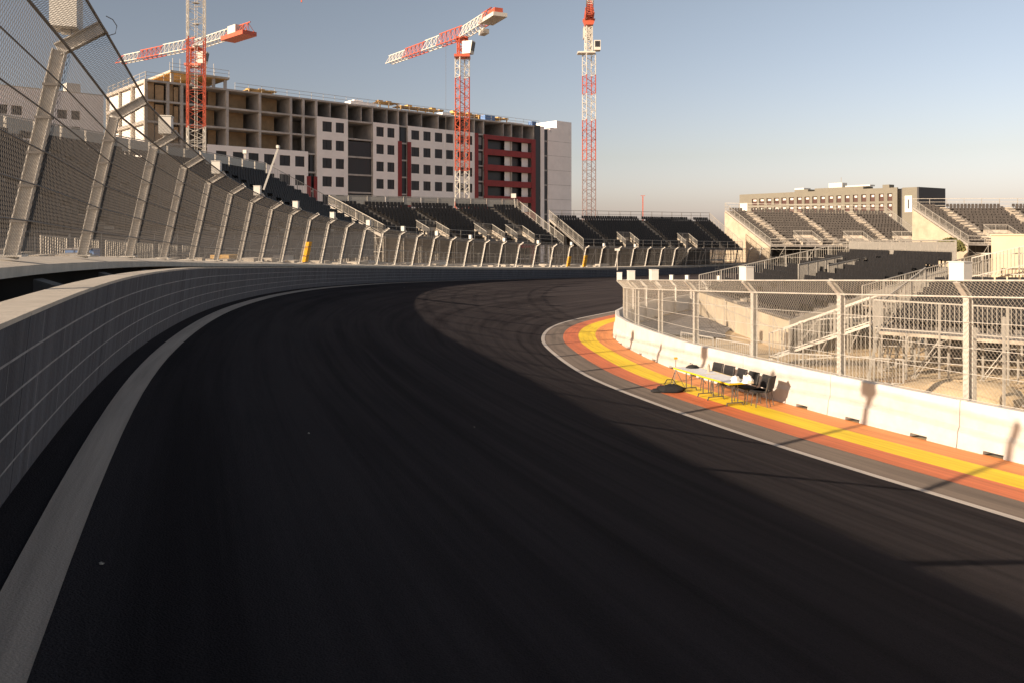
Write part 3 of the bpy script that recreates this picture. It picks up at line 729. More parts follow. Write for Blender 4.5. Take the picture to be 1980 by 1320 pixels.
pl = thing('plank_pile', 'pile of scaffold planks lying under the walkway', 'planks', gp(15.5, 30.6))
for i in range(6):
    b = MB(); p = gp(13.9+random.uniform(-.3,.3), 30.3+.25*(i % 3), .05+.06*(i//3)); b.bar(p, p+V((3.2,-.2+random.uniform(-.3,.3),0)), .22, .045); b.build('plank', M['tan_board'], pl)
# grey asphalt apron inside the tip of the fence
b = MB()
apr = [f for f in OFF if 46 < f[0].y < 74][::4]
for f0, f1 in zip(apr, apr[1:]):
    b.quad(f0[0]+f0[1]*.7-Z*.03, f0[0]+f0[1]*6.2-Z*.25, f1[0]+f1[1]*6.2-Z*.25, f1[0]+f1[1]*.7-Z*.03)
M['apron'] = mat('grey_apron', (.13,.13,.14), .9, var=.2, scale=.6)
tag(b.build('service_path', M['apron']), kind='structure')

# ------------------------------------------------------------------ tables, chairs, things on the run-off
def frame_at(y, off): p, n, t = at_s(FI, s_of_y(FI, y)); return p+n*off, n, t
tp, tn, tt = frame_at(24.45, 2.1)
GTB = 'folding tables on the painted run-off'
def table(label, c, t, n, L=1.53, w=.80):
    o = thing('folding_table', label, 'table', c, GTB); h = .74
    b = MB(); b.box(c+Z*(h-.018), t*L/2, n*w/2, Z*.018); b.build('table_top', M['table'], o)
    b = MB()
    for s1 in (-1, 1): b.box(c+Z*(h-.022)+n*s1*(w/2+.006), t*(L/2+.006), n*.006, Z*.024); b.box(c+Z*(h-.022)+t*s1*(L/2+.006), t*.006, n*(w/2), Z*.024)
    b.build('edge_band', M['p_yel'], o)
    for s1 in (-1, 1):
        b = MB(); e = c+t*s1*(L/2-.28)
        for s2 in (-1, 1):
            b.bar(e+n*s2*.1+Z*.10, e+n*s2*.1+Z*(h-.04), .028)
            b.bar(e+n*s2*.30+Z*.0, e+n*s2*.26+Z*.10, .028)
        b.bar(e-n*.28+Z*.10, e+n*.28+Z*.10, .028); b.bar(e-n*.2+Z*(h-.06), e+n*.2+Z*(h-.06), .028)
        b.bar(e+Z*(h*.55), e-t*s1*.45+Z*(h-.06), .02)
        b.build('leg', M['cable'], o)
    return o
tc1 = tp; tc2 = tc1+tt*1.56+tn*.03
table('nearer white folding table with yellow edge beside the barrier', tc1, tt, tn); table('farther white folding table with yellow edge, holding a dark bag', tc2, tt, tn)
def chair(label, c, face, tilt=0):
    n = face.normalized(); t = V((n.y,-n.x,0)); o = thing('stacking_chair', label, 'chair', c, 'black chairs between the tables and the barrier')
    b = MB(); b.hexa([c+t*a*.23+n*q*.22+Z*(z_) for z_ in (.43,.48) for a, q in ((-1,-1),(1,-1),(1,1),(-1,1))]); b.build('seat', M['black_fab'], o)
    b = MB()
    pts = [(-.23,.52),(-.27,.70),(-.31,.90)]
    for (y0, z0), (y1, z1) in zip(pts, pts[1:]):
        b.hexa([c+t*-.23+n*y0+Z*z0, c+t*.23+n*y0+Z*z0, c+t*.23+n*(y0-.035)+Z*z0, c+t*-.23+n*(y0-.035)+Z*z0, c+t*-.23+n*y1+Z*z1, c+t*.23+n*y1+Z*z1, c+t*.23+n*(y1-.035)+Z*z1, c+t*-.23+n*(y1-.035)+Z*z1])
    b.build('backrest', M['black_fab'], o)
    for a in (-1, 1):
        for q in (-1, 1):
            b = MB(); b.bar(c+t*a*.24+n*q*.25, c+t*a*.22+n*q*.19+Z*.44, .022)
            if q < 0: b.bar(c+t*a*.22-n*.19+Z*.44, c+t*a*.22-n*.30+Z*.88, .022)
            b.build('leg', M['cable'], o)
    return o
for i, (k_, lab) in enumerate(((-.72,'second black chair from the right behind the white tables'),(-.12,'third black chair from the right behind the white tables'),(.48,'third black chair from the left behind the white tables'),(1.10,'second black chair from the left behind the white tables'),(1.72,'leftmost black chair behind the white tables'))):
    chair(lab, tc1+tt*k_+tn*.66, -tn+tt*random.uniform(-.15,.15))
chair('rightmost black chair standing out past the end of the tables', tc1-tt*.72+tn*.80, -tn*.6+tt*1.0)
# bags, case, bottle
o = thing('duffel_bag', 'black bag slumped on the yellow stripe before the far table', 'bag', tc2+tt*.55-tn*1.0)
c = tc2+tt*.62-tn*.62
b = MB(); b.blob(c+Z*.02, .50, .26, .20, 16, .22, 21); b.build('bag_body', M['black_fab'], o, True)
b = MB(); b.tube([c+V((-.2,0,.22)), c+V((-.1,0,.38)), c+V((.1,0,.38)), c+V((.2,0,.22))], .015, 6); b.build('handle', M['black_fab'], o)
b = MB(); b.blob(c+V((-.42,-.05,.01)), .24, .15, .09, 12, .2, 22); b.build('side_pocket', M['black_fab'], o, True)
o = thing('laptop_bag', 'small dark bag lying on the far end of the tables', 'bag', tc2+tt*.5+Z*.74)
b = MB(); b.blob(tc2+tt*.45+tn*.1+Z*.745, .22, .14, .1, 10, .15, 5); b.build('bag_body', M['black_fab'], o, True)
b = MB(); b.tube([tc2+tt*.45+tn*.02+Z*.80, tc2+tt*.45+tn*.02+Z*.9, tc2+tt*.3+tn*.02+Z*.9, tc2+tt*.3+tn*.02+Z*.8], .01, 5); b.build('handle', M['black_fab'], o)
for i, (k_, lab, sz) in enumerate(((-.80,'crumpled white plastic bag on the near right corner of the table',.17),(-.62,'smaller white plastic bag beside the chair end of the table',.13))):
    b = MB(); cc = tc1+tt*k_+tn*(.22-.3*i)+Z*.745; b.blob(cc, sz, sz, sz*1.3, 10, .25, 31+i); tag(b.build('plastic_bag', M['bag']), lab, 'bag')
o = thing('bottle', 'grey bottle standing in the middle of the white tables', 'bottle', tc2-tt*.35+Z*.74)
b = MB(); c = tc2-tt*.35+tn*.2+Z*.742; b.tube([c, c+Z*.2], .045, 10); b.tube([c+Z*.2, c+Z*.25], .02, 8); b.build('bottle_body', M['skirt'], o); b = MB(); b.tube([c+Z*.25, c+Z*.28], .024, 8); b.build('cap', M['box'], o)
o = thing('tripod_stand', 'thin yellow-topped stand at the left end of the tables', 'stand', tc2+tt*1.15)
c = tc2+tt*1.12-tn*.1; b = MB()
for a in range(3): b.bar(c+V((.3*math.cos(a*2.1),.3*math.sin(a*2.1),0)), c+Z*.6, .018)
b.bar(c+Z*.6, c+Z*.95, .02); b.build('legs', M['cable'], o); b = MB(); b.box(c+Z*.97, (.055,0,0), (0,.03,0), (0,0,.03)); b.build('head', M['yellow'], o)


def post_idx(x): return min(range(len(tops)), key=lambda i: abs(tops[i][0].x/tops[i][0].y*1600+990-x) if tops[i][0].y > 5 else 1e9)
pad(2+9, 'large yellow pad low on the outer fence post left of centre')
pad(2+24, 'narrow yellow pad on a far outer fence post, left one of the far pair', 1.3)
pad(2+25, 'yellow pad on a far outer fence post, right one of the far pair', 1.5)
T = tops[2+6]
o = thing('camera_pole', 'slim white pole leaning above the outer fence with a small camera on top', 'pole', T[2]+Z*.3)
a = T[2]+Z*.2-T[4]*.1; c = a+V((.55,.2,1.75)); b = MB(); b.bar(a, c, .07); b.build('pole', M['box'], o)
b = MB(); b.box(c+V((.0,0,.05)), (.05,0,0), (0,.12,0), (0,0,.06)); b.build('camera', M['box'], o)

# temporary fence line and clutter at the foot of the outer stands
b = MB(); ss = s_of_y(FO, 30)
while ss < s_of_y(FO, 74): railing(b, [bp_(ss, 7.2, .08), bp_(ss+2.4, 7.3, .08)], 1.05, .22, 2.4, .04, .02); ss += 2.9
fl0 = thing('crowd_barrier', 'row of low pale barriers on the bank behind the left half of the outer fence', 'barrier', bp_(tops[9][5], 7.2, .1)); b.build('barred_panels', M['alu'], fl0)
b = MB(); fl = thing('service_fence', 'low grey barrier fence running along the foot of the outer stands', 'fence', bp_(tops[20][5], 9, .1))
ss = s_of_y(FO, 74)
while ss < s_of_y(FO, 150):
    railing(b, [bp_(ss, 9, .12), bp_(ss+3.3, 9, .12)], 1.6, .8, 3.4, .05, .02); ss += 3.5
b.build('fence_panels', M['alu'], fl)
rnd = random.Random(5)
for i, (ds, off, sx, sz, m_, nm, lab) in enumerate((
    (46,5,1.6,.5,'wood','pallet_stack','stack of wooden boards on the bank behind the outer fence, left'),(58,6,1.2,.7,'white_conc','concrete_block','pale concrete block behind the outer fence'),
    (70,4.5,2.0,.4,'white_conc','concrete_block','long low white concrete block behind the outer fence'),(33,6.5,.9,.55,'blue','tool_crate','dark blue crate on the bank behind the left fence'),
    (24,7,1.4,.35,'tan_board','pallet_stack','heap of planks on the bank behind the nearest fence posts'),(86,5,1.8,.6,'box','tool_crate','white crate far behind the outer fence'))):
    ps = s_of_y(FO, 0)+ds; c = bp_(ps, off, .12); p, n, t = at_s(FO, ps); o = thing(nm, lab, nm.replace('_',' ').split()[-1], c)
    for q in range(3 if m_ in ('wood','tan_board') else 1):
        b = MB(); hz = sz/2/(3 if m_ in ('wood','tan_board') else 1); cc = c+Z*hz*(1+2.1*q)+n*rnd.uniform(-.1,.1)
        b.box(cc, t*sx/2+n*rnd.uniform(-.05,.05), n*.5, Z*hz); b.build('board_layer' if q or m_ in ('wood','tan_board') else 'body', M[m_], o)
    if m_ not in ('wood','tan_board'):
        b = MB(); b.box(c+Z*(sz+.025), t*(sx/2+.03), n*.53, Z*.02); b.build('lid', M['conc_dark'], o)
rub = MB(); rnd = random.Random(11)
for i in range(2600):
    ps = s_of_y(FO, 0)+rnd.uniform(2, 120); off = rnd.uniform(2.2, 14); c = bp_(ps, off, .16); p, n, t = at_s(FO, ps); w = rnd.uniform(.05,.30)*(1+ps/150)*(1.6 if i % 9 == 0 else 1)
    rub.box(c, t*w*rnd.uniform(.5,2), n*w*.6, Z*w*.4)
tag(rub.build('rubble', M['conc']), 'rubble and scraps scattered over the bank behind the outer fence', 'rubble', kind='stuff')

# ------------------------------------------------------------------ far buildings
def line_at(A, d, x):   # distance along a facade line (A + d*t) of the sight line through column x
    k = (x-990)/1600; return (A.x-k*A.y)/(k*d.y-d.x)
FA = V((-53.5,120.5,0)); FD = V((.7406,.672,0)); FN = V((.672,-.7406,0))       # facade origin, direction, outward normal
def fu(x): return line_at(FA, FD, x)
def fp(u, z, o=0): return V((FA.x+FD.x*u+FN.x*o, FA.y+FD.y*u+FN.y*o, z))
def fbox(b, u0, u1, z0, z1, o0, o1):   # o: outwards of the facade plane
    b.hexa([fp(u0,z0,o0), fp(u1,z0,o0), fp(u1,z0,o1), fp(u0,z0,o1), fp(u0,z1,o0), fp(u1,z1,o0), fp(u1,z1,o1), fp(u0,z1,o1)])
bld = thing('building', 'long half-built apartment block with white panels, red frames and bare concrete floors', 'building', fp(0,-7.5))
LV = [19.5-3.1*k for k in range(9)]; ROOF = 22.4; U1 = fu(1051); DEP = 18.2
# slabs, rear wall, party walls
def slab(name, u0, u1, z, th, d0, d1, m): b = MB(); fbox(b, u0, u1, z-th, z, -d1, -d0); return b.build(name, m, bld)
for z in [ROOF]+LV: slab('floor_slab', 0, fu(1044), z, .28, .02, DEP, M['frame_conc'])
b = MB(); fbox(b, .1, fu(1044)-.1, -7.5, ROOF-.28, -6.6, -6.4); b.build('inner_wall', M['frame_conc'], bld)
for x in (352,440,503,563,612,672,721,771,788,848,878,918,936,990,1033):
    b = MB(); u = fu(x); fbox(b, u-.12, u+.12, -7.5, ROOF-.285, -6.4, -.1); b.build('party_wall', M['frame_conc'], bld)
for x in (587, 700, 640, 750, 817, 905, 975, 1012): b = MB(); u = fu(x); fbox(b, u-.1, u+.1, LV[0]+.001, ROOF-.285, -6.3, -.25); b.build('partition', M['conc_dark'], bld)
for x in (281,325,352,440,503,563,587,612):
    b = MB(); u = max(.2, fu(x)); fbox(b, u-.2, u+.2, -7.5, ROOF-.285, -.42, -.015); b.build('column', M['frame_conc'], bld)
def board(*a): b = MB(); fbox(b, *a); b.build('infill_board', M['tan_board'], bld)
for k in range(-1, 5):      # timber infill behind the open bays at the left
    z0 = LV[k+1] if k+1 >= 0 else 0; z1 = (LV[k]-.29) if k >= 0 else ROOF-.29; z0 = LV[k+1]
    for xa, xb in ((282,322),(327,350)):
        ua, ub = fu(xa), fu(xb); board(ua+.25, ua+(ub-ua)*.48, z0+.01, z1, -.9, -.8); board(ua+(ub-ua)*.52, ub-.2, z0+.01, z1-.3, -.7, -.6)
    for xa, xb in ((404,438),(445,500),(506,560)):
        ua, ub = fu(xa), fu(xb)
        if k < 3: board(ua+.3+(.8*(k % 2)), ua+(ub-ua)*(.75+.1*(k % 2)), z0+.01, z1, -3.3, -3.1)
# side facade (sunlit)
SDv = V((-.672,.7406,0)); b = MB()
def sp_(u, z, o=0): return V((FA.x,FA.y,0))+SDv*u-FD*o+Z*z
def sbox(b, u0, u1, z0, z1, o0, o1): b.hexa([sp_(u0,z0,o0), sp_(u1,z0,o0), sp_(u1,z0,o1), sp_(u0,z0,o1), sp_(u0,z1,o0), sp_(u1,z1,o0), sp_(u1,z1,o1), sp_(u0,z1,o1)])
for u in (.15, 5.6, 11.7, 18.0): sbox(b, u-.18, u+.18, -7.5, ROOF-.285, -.32, .02)
for z in LV+[ROOF]: sbox(b, .4, 18.1, z-.5, z-.285, -.3, .02)
b.build('side_columns', M['conc'], bld)
b = MB()
for (u0, u1) in ((.4,5.4),(5.8,11.5),(11.9,17.8)):
    for k in range(6): sbox(b, u0, u1, (LV[k]+.01), (LV[k-1]-.51) if k else ROOF-.51, -.55, -.42)
b.build('side_infill', M['white_clad'], bld)
# clad panel fields with real window openings
def clad(x0, x1, zt, zb, wins, rows_, wh=1.72, o=.14, m='white_clad'):
    u0, u1 = fu(x0), fu(x1); b = MB(); zs = sorted(rows_, reverse=True); ws = [(fu(a), fu(c)) for a, c in wins]
    cur = zt
    for z in zs:
        fbox(b, u0, u1, z, cur, .02, o); cur = z-wh
        e = u0
        for a, c in ws: fbox(b, e, a, cur, z, .02, o); e = c
        fbox(b, e, u1, cur, z, .02, o)
    fbox(b, u0, u1, zb, cur, .02, o)
    b.build('facade_panel', M[m], bld)
    for z in zs:
        for a, c in ws:
            b = MB(); fbox(b, a, c, z-wh, z, -.06, .0); w = b.build('window', M['glass'], bld)
            b = MB(); t_ = .05
            fbox(b, a+.0, a+t_, z-wh, z, .001, .06); fbox(b, c-t_, c, z-wh, z, .001, .06); fbox(b, (a+c)/2-.03, (a+c)/2+.03, z-wh, z, .001, .05); fbox(b, a+t_, c-t_, z-t_, z, .001, .05)
            b.build('window_frame', M['dark_clad'], w)
RW = [18.82, 15.72, 12.62, 9.52, 6.42, 3.3, .2, -2.9]
clad(400, 595, 13.5, -7.5, ((417,437.5),(449.7,470),(480,499.5),(510,530),(540,560.5),(570,588)), RW[2:])
clad(612, 672, 19.55, -7.5, ((622.8,641),(648.5,664.5)), RW)
clad(721, 771, 19.55, -7.5, ((727,741.3),(748.3,762)), RW)
clad(788, 917, 19.55, -7.5, ((794.5,810),(817.8,832),(840,854.5),(861.7,875.5),(884,896),(901.5,912.5)), RW)
# red strips beside the recesses, dark recess glazing
for xa, xb, zt in ((592.5,600.5,9.4),(606.5,612.6,9.4),(768.5,776,16.6),(787.5,794,16.6),(917,924,19.55)):
    b = MB(); fbox(b, fu(xa), fu(xb), -7.5, zt, .02, .18); b.build('red_strip', M['red_clad'], bld)
for xa, xb, zt in ((600.5,606.5,13.3),(776,787.5,19.5),(924,935,19.4),(673,719,15.9),(564.5,595,9.9)):
    b = MB(); fbox(b, fu(xa), fu(xb), -7.5, zt, -.5, -.3); b.build('recess_glazing', M['dark'], bld)
for z in RW:
    b = MB(); fbox(b, fu(926), fu(932.5), z-1.5, z, -.29, -.26); b.build('window', M['conc_dark'], bld)
# red balcony frame
b = MB(); ua, ub = fu(935), fu(1034)
for k in range(8):
    z = LV[k]; fbox(b, ua, ub, z-.95, z+.25 if k else z-.05, .02, .2)
for x0, x1 in ((935,941.5),(1026,1034)): fbox(b, fu(x0), fu(x1), -7.5, LV[0]-.05, .21, .26)
b.build('balcony_bands', M['red_clad'], bld)
for k in range(1, 8):
    for x0, x1 in ((979,990),(1012,1024)): b = MB(); fbox(b, fu(x0), fu(x1), LV[k]+.25, LV[k-1]-.95, -.6, -.5); b.build('balcony_wall', M['white_clad'], bld)
b = MB(); fbox(b, fu(941), fu(1026), -7.5, LV[0]-.3, -1.3, -1.2); b.build('balcony_glazing', M['dark'], bld)
b = MB(); fbox(b, fu(1034), fu(1044.5), -7.5, ROOF+.1, -1.0, .05); b.build('dark_glazing', M['dark'], bld)
b = MB(); fbox(b, fu(1044.5)+.01, fu(1051.5), -7.5, ROOF, -14, .15); b.build('pier', M['white_clad'], bld)
b = MB(); fbox(b, fu(1051.5)+.01, fu(1058.5)-.01, -7.5, ROOF-.5, -14, .0); b.build('dark_glazing', M['dark'], bld)
b = MB()
for z in LV: fbox(b, fu(1051.6), fu(1058.4), z-.3, z, .01, .08)
b.build('spandrel', M['conc_dark'], bld)
b = MB(); ue = fu(1058.5); uf = fu(1104)
fbox(b, ue, uf, -7.5, 21.3, -8, .15); fbox(b, ue, ue+1.0, 21.3, 21.9, -8, .15); fbox(b, uf-4.6, uf, 21.3, 24.0, -8, .15); fbox(b, uf-6.5, uf-4.6, 21.3, 22.4, -8, .15)
b.build('stair_tower', M['white_clad'], bld)
b = MB()
for z in LV: fbox(b, ue+.05, uf-.02, z-.03, z+.03, .152, .162)
b.build('panel_joint', M['frame_conc'], bld)
# upper set-back storey, roof clutter
b = MB(); U5, U6 = fu(335), fu(450); fbox(b, U5, U6, 24.1, 24.4, -15, -1.2); b.build('roof_slab', M['conc'], bld)
b = MB()
for u in (U5+.4,U5+3.5,U5+6.8,U6-.5): fbox(b, u-.2, u+.2, ROOF+.002, 24.09, -1.9, -1.5); fbox(b, u-.2, u+.2, ROOF+.002, 24.09, -12, -11.6)
fbox(b, U5+2, U5+7, ROOF+.002, 24.09, -9, -8.8)
b.build('column', M['frame_conc'], bld)
b = MB(); fbox(b, .4, 5.4, ROOF+.002, ROOF+.06, -17.5, -.4); fbox(b, U5+.1, U6-.1, 24.0, 24.098, -14.8, -1.4); b.build('formwork_deck', M['wood'], bld)
rnd = random.Random(3)
for (xa, xb, zt, o_) in ((498,552,1.0,-3),(765,800,2.0,-5),(800,880,1.5,-4),(905,950,1.5,-4),(945,1000,1.2,-3)):
    b = MB(); ua, ub = fu(xa), fu(xb); fbox(b, ua, ub, ROOF+zt-.12, ROOF+zt, o_-3, o_)
    u = ua
    while u < ub: fbox(b, u, u+.14, ROOF+.01, ROOF+zt-.13, o_-.3, o_-.1); fbox(b, u+.2, u+1.2, ROOF+zt+.01, ROOF+zt+.15+rnd.uniform(0,.35), o_-2, o_-.9); u += 1.9
    b.build('formwork_table', M['wood'], bld)
b = MB()
for (xa, xb, o_, hh) in ((690,740,-2,.9),(708,725,-4,1.5),(868,885,-2,.8),(1005,1030,-3,.7)): fbox(b, fu(xa), fu(xb), ROOF+.01, ROOF+hh, o_-2, o_)
b.build('roof_block', M['white_clad'], bld)
b = MB(); fbox(b, fu(943), fu(962), ROOF+.02, ROOF+1.1, -2.2, -.8); fbox(b, fu(1034), fu(1042), ROOF+.12, ROOF+1.0, -2, -.8); b.build('tarp', M['blue'], bld)
b = MB()
def rail_u(u0, u1, z, o, ax='f'):
    f_ = fp if ax == 'f' else sp_; n = int((u1-u0)/2.2)
    for h in (.55, 1.1): b.bar(f_(u0,z+h,o), f_(u1,z+h,o), .05)
    for i in range(n+1): u = u0+(u1-u0)*i/n; b.bar(f_(u,z,o), f_(u,z+1.15,o), .05)
rail_u(U6+.5, fu(1044), ROOF, -.3); rail_u(U5, U6, 24.4, -1.4); rail_u(.3, 17.8, ROOF, -.2, 's'); rail_u(.3, 5.3, ROOF, -.3)
for u in (U5+1, U5+2.1, U6-3, U6-1.8): b.bar(fp(u,24.4,-3), fp(u,26.6,-3), .06)
b.build('guard_rail', M['alu'], bld)

# grey block far left behind the stand
b2 = thing('building', 'grey apartment block seen through the mesh at the left edge', 'building', (-91,160,-7.5))
QA = V((-91-.7406*30, 160-.672*30, 0))
def qp(u, z, o=0): return V((QA.x,QA.y,0))+FD*u+FN*o+Z*z
def qbox(b, u0, u1, z0, z1, o0, o1): b.hexa([qp(u0,z0,o0), qp(u1,z0,o0), qp(u1,z0,o1), qp(u0,z0,o1), qp(u0,z1,o0), qp(u1,z1,o0), qp(u1,z1,o1), qp(u0,z1,o1)])
def qu(x): return line_at(QA, FD, x)
wl = [(-40,-22),(-14,0),(-4,14),(22,43),(82,101),(111,129.5),(138,155)]; us = [(qu(a), qu(c)) for a, c in wl]; us[1] = (qu(-19), qu(-9))
b = MB(); cur = 27.6; ue = qu(200); ub0 = qu(-60)
for z in (24.1,21.0,17.9,14.8):
    qbox(b, ub0, ue, z, cur, -.4, 0); cur = z-1.75; e = ub0
    for a, c in us: qbox(b, e, a, cur, z, -.4, 0); e = c
    qbox(b, e, ue, cur, z, -.4, 0)
qbox(b, ub0, ue, -7.5, cur, -.4, 0); qbox(b, ub0, ue, -7.5, 27.3, -14, -.9); b.build('wall', M['white_clad'], b2)
for z in (24.1,21.0,17.9,14.8):
    for a, c in us: b = MB(); qbox(b, a, c, z-1.75, z, -.5, -.3); b.build('window', M['glass'], b2)
b = MB(); qbox(b, qu(130), qu(157), 27.61, 29.6, -3, -.5); b.build('roof_unit', M['box'], b2)
b = MB(); qbox(b, ub0, ue, 27.3, 27.9, -.8, -.45); b.build('parapet', M['conc'], b2)

# low ochre building on the right
b3 = thing('building', 'low ochre building with a dark end block on the skyline at right', 'building', (108,300,-7.5))
RB = V((.4656*273, 273, 0)); RA = V(((1430-990)/1600*326, 326, 0)); RD = (RB-RA).normalized(); RN = V((RD.y,-RD.x,0))
if RN.dot(V((0,-1,0))) < 0: RN = -RN
def rp(u, z, o=0): return RA+RD*u+RN*o+Z*z
def rbox(b, u0, u1, z0, z1, o0, o1): b.hexa([rp(u0,z0,o0), rp(u1,z0,o0), rp(u1,z0,o1), rp(u0,z0,o1), rp(u0,z1,o0), rp(u1,z1,o0), rp(u1,z1,o1), rp(u0,z1,o1)])
def ru(x): return line_at(RA, RD, x)
RT = 14.9; L3 = ru(1735)
wx = [1380+v/4.125 for v in (325,383,441,501,560,620,683,744,806,870,935,998,1065,1130,1197,1266,1337,1405)]
wu = [(ru(x-4.8), ru(x+4.8)) for x in wx]; b = MB(); cur = RT
for z in (13.0,9.7,6.4,3.1):
    rbox(b, 0, L3, z, cur, -.5, 0); cur = z-2.5; e = 0
    for a, c in wu: rbox(b, e, a, cur, z, -.5, 0); e = c
    rbox(b, e, L3, cur, z, -.5, 0)
rbox(b, 0, L3, -7.5, cur, -.5, 0); rbox(b, 0, L3, -7.5, RT-.4, -17, -1.0); b.build('wall', M['ochre'], b3)
M['red_dark'] = mat('dark_red_glass', (.07,.035,.03), .4)
for z in (13.0,9.7,6.4,3.1):
    for k, (a, c) in enumerate(wu):
        b = MB(); rbox(b, a, c, z-2.5, z, -.62, -.4); w = b.build('window', M['red_dark'], b3)
        b = MB(); rbox(b, a+.45, c-.45, z-1.0, z-.3, -.39, -.3); b.build('blind', M['box'], w)
b = MB(); rbox(b, ru(1432), ru(1446), 6, 11.5, .01, .3); b.build('sign_panel', M['box'], b3)
b = MB(); rbox(b, L3+.01, ru(1745), -7.5, RT-.3, -17, -2.2); b.build('dark_recess', M['dark_clad'], b3)
L4, L5 = ru(1745), ru(1774)
b = MB(); rbox(b, L4, L5, -7.5, RT-.2, -16, .2); b.build('end_block', M['ochre'], b3)
b = MB(); rbox(b, ru(1751), ru(1765), 6.6, 12.0, .21, .5); b.build('sign_panel', M['box'], b3)
b = MB(); rbox(b, ru(1757), ru(1759.5), 7.8, 10.8, .51, .55); b.build('sign_mark', M['dark_clad'], b3)
b = MB(); rbox(b, L5+.01, L5+.6, 6.0, RT-.2, -16.4, .25); b.build('dark_end', M['dark_clad'], b3)
b = MB(); rbox(b, ru(1530), ru(1556), RT, RT+.9, -6, -2); rbox(b, ru(1700), ru(1713), RT, RT+1.2, -5, -2); rbox(b, ru(1556), ru(1650), RT, RT+1.3, -12, -6); b.build('roof_plant', M['ochre'], b3)
b = MB(); rbox(b, ru(1580), ru(1606), RT+1.3, RT+3, -10, -7); rbox(b, ru(1530), ru(1548), RT+.9, RT+1.5, -6, -2); rbox(b, ru(1612), ru(1660), RT+1.31, RT+1.8, -10, -7); b.build('roof_unit', M['box'], b3)
b = MB(); b.bar(rp(ru(1601),RT,-8), rp(ru(1601),RT+5,-8), .15); b.build('mast', M['alu'], b3)

# ------------------------------------------------------------------ tower cranes
def lattice(b, A, B, w, bay, rot=0, leg=.16, brace=.08, h=None):
    A = V(A); B = V(B); d = (B-A).normalized(); up = V((0,0,1)) if abs(d.z) < .9 else V((math.cos(rot), math.sin(rot), 0))
    x = d.cross(up).normalized()*w/2; y = x.normalized().cross(d)*(h or w)/2
    cs = [-x-y, x-y, x+y, -x+y]; L = (B-A).length; n = max(1, round(L/bay))
    for c in cs: b.bar(A+c, B+c, leg, up=x)
    for i in range(n):
        p = A.lerp(B, i/n); q = A.lerp(B, (i+1)/n)
        for k in range(4):
            c0, c1 = cs[k], cs[(k+1) % 4]
            b.bar(p+c0, p+c1, brace, up=d); m = (p+q)/2
            b.bar(p+c0, m+c1, brace); b.bar(m+c1, q+c0, brace)
def tri_jib(b, A, B, w, h, bay, r=.13, br=.08):
    A = V(A); B = V(B); d = (B-A).normalized(); x = d.cross(Z).normalized()*w/2; y = Z*h; L = (B-A).length; n = max(1, round(L/bay))
    b.bar(A-x, B-x, r); b.bar(A+x, B+x, r); b.bar(A+y, B+y, r*1.2)
    for i in range(n):
        p = A.lerp(B, i/n); q = A.lerp(B, (i+1)/n); m = (p+q)/2
        for s_ in (-1, 1): b.bar(p+x*s_, m+y, br); b.bar(m+y, q+x*s_, br)
        b.bar(p-x, p+x, br); b.bar(p-x, q+x, br)
def mast(o, x, y, zs, w, rot):     # zs: list of (z0, z1, colour)
    for z0, z1, c in zs:
        b = MB(); lattice(b, (x,y,z0+.02), (x,y,z1-.02), w, w*1.05, rot, .15, .065); b.build('mast_section', M[c], o)
def yz(y_img, Y): return (450-y_img)*Y/1600
def crane_head(o, x, y, z, w, m='red_cr', cabdir=(1,0,0)):
    b = MB(); b.box((x,y,z+.25), (w*.75,0,0), (0,w*.75,0), (0,0,.22)); b.build('slewing_ring', M[m], o)
    b = MB(); lattice(b, (x,y,z+.5), (x,y,z+3.2), w*.8, 1.4, .3, .2, .12); b.box((x,y,z+3.35), (w*.55,0,0), (0,w*.55,0), (0,0,.15)); b.build('tower_top', M[m], o)
    cd = V(cabdir).normalized(); sd_ = V((cd.y,-cd.x,0)); c = V((x,y,z+1.6))+cd*(w*.5+.3)
    b = MB(); b.hexa([c-cd*.9-sd_*.7-Z*1.0, c+cd*.6-sd_*.7-Z*1.0, c+cd*.6+sd_*.7-Z*1.0, c-cd*.9+sd_*.7-Z*1.0, c-cd*.9-sd_*.7+Z*1.1, c+cd*.95-sd_*.7+Z*1.1, c+cd*.95+sd_*.7+Z*1.1, c-cd*.9+sd_*.7+Z*1.1]); cab = b.build('cab', M['white_cr'], o)
    b = MB(); b.hexa([c+cd*.70-sd_*.6-Z*.5, c+cd*.74-sd_*.6-Z*.5, c+cd*.74+sd_*.6-Z*.5, c+cd*.70+sd_*.6-Z*.5, c+cd*.95-sd_*.6+Z*.9, c+cd*.99-sd_*.6+Z*.9, c+cd*.99+sd_*.6+Z*.9, c+cd*.95+sd_*.6+Z*.9]); b.build('cab_window', M['glass'], cab)
def jib(o, A, B, cols, w, h, cuts):
    for (f0, f1), c in zip(zip(cuts, cuts[1:]), cols):
        b = MB(); a_ = V(A).lerp(V(B), f0); c_ = V(A).lerp(V(B), f1); hh = h*(1-.35*f0); tri_jib(b, a_, c_, w, hh, 1.5); b.build('jib_section', M[c], o)
GC = None
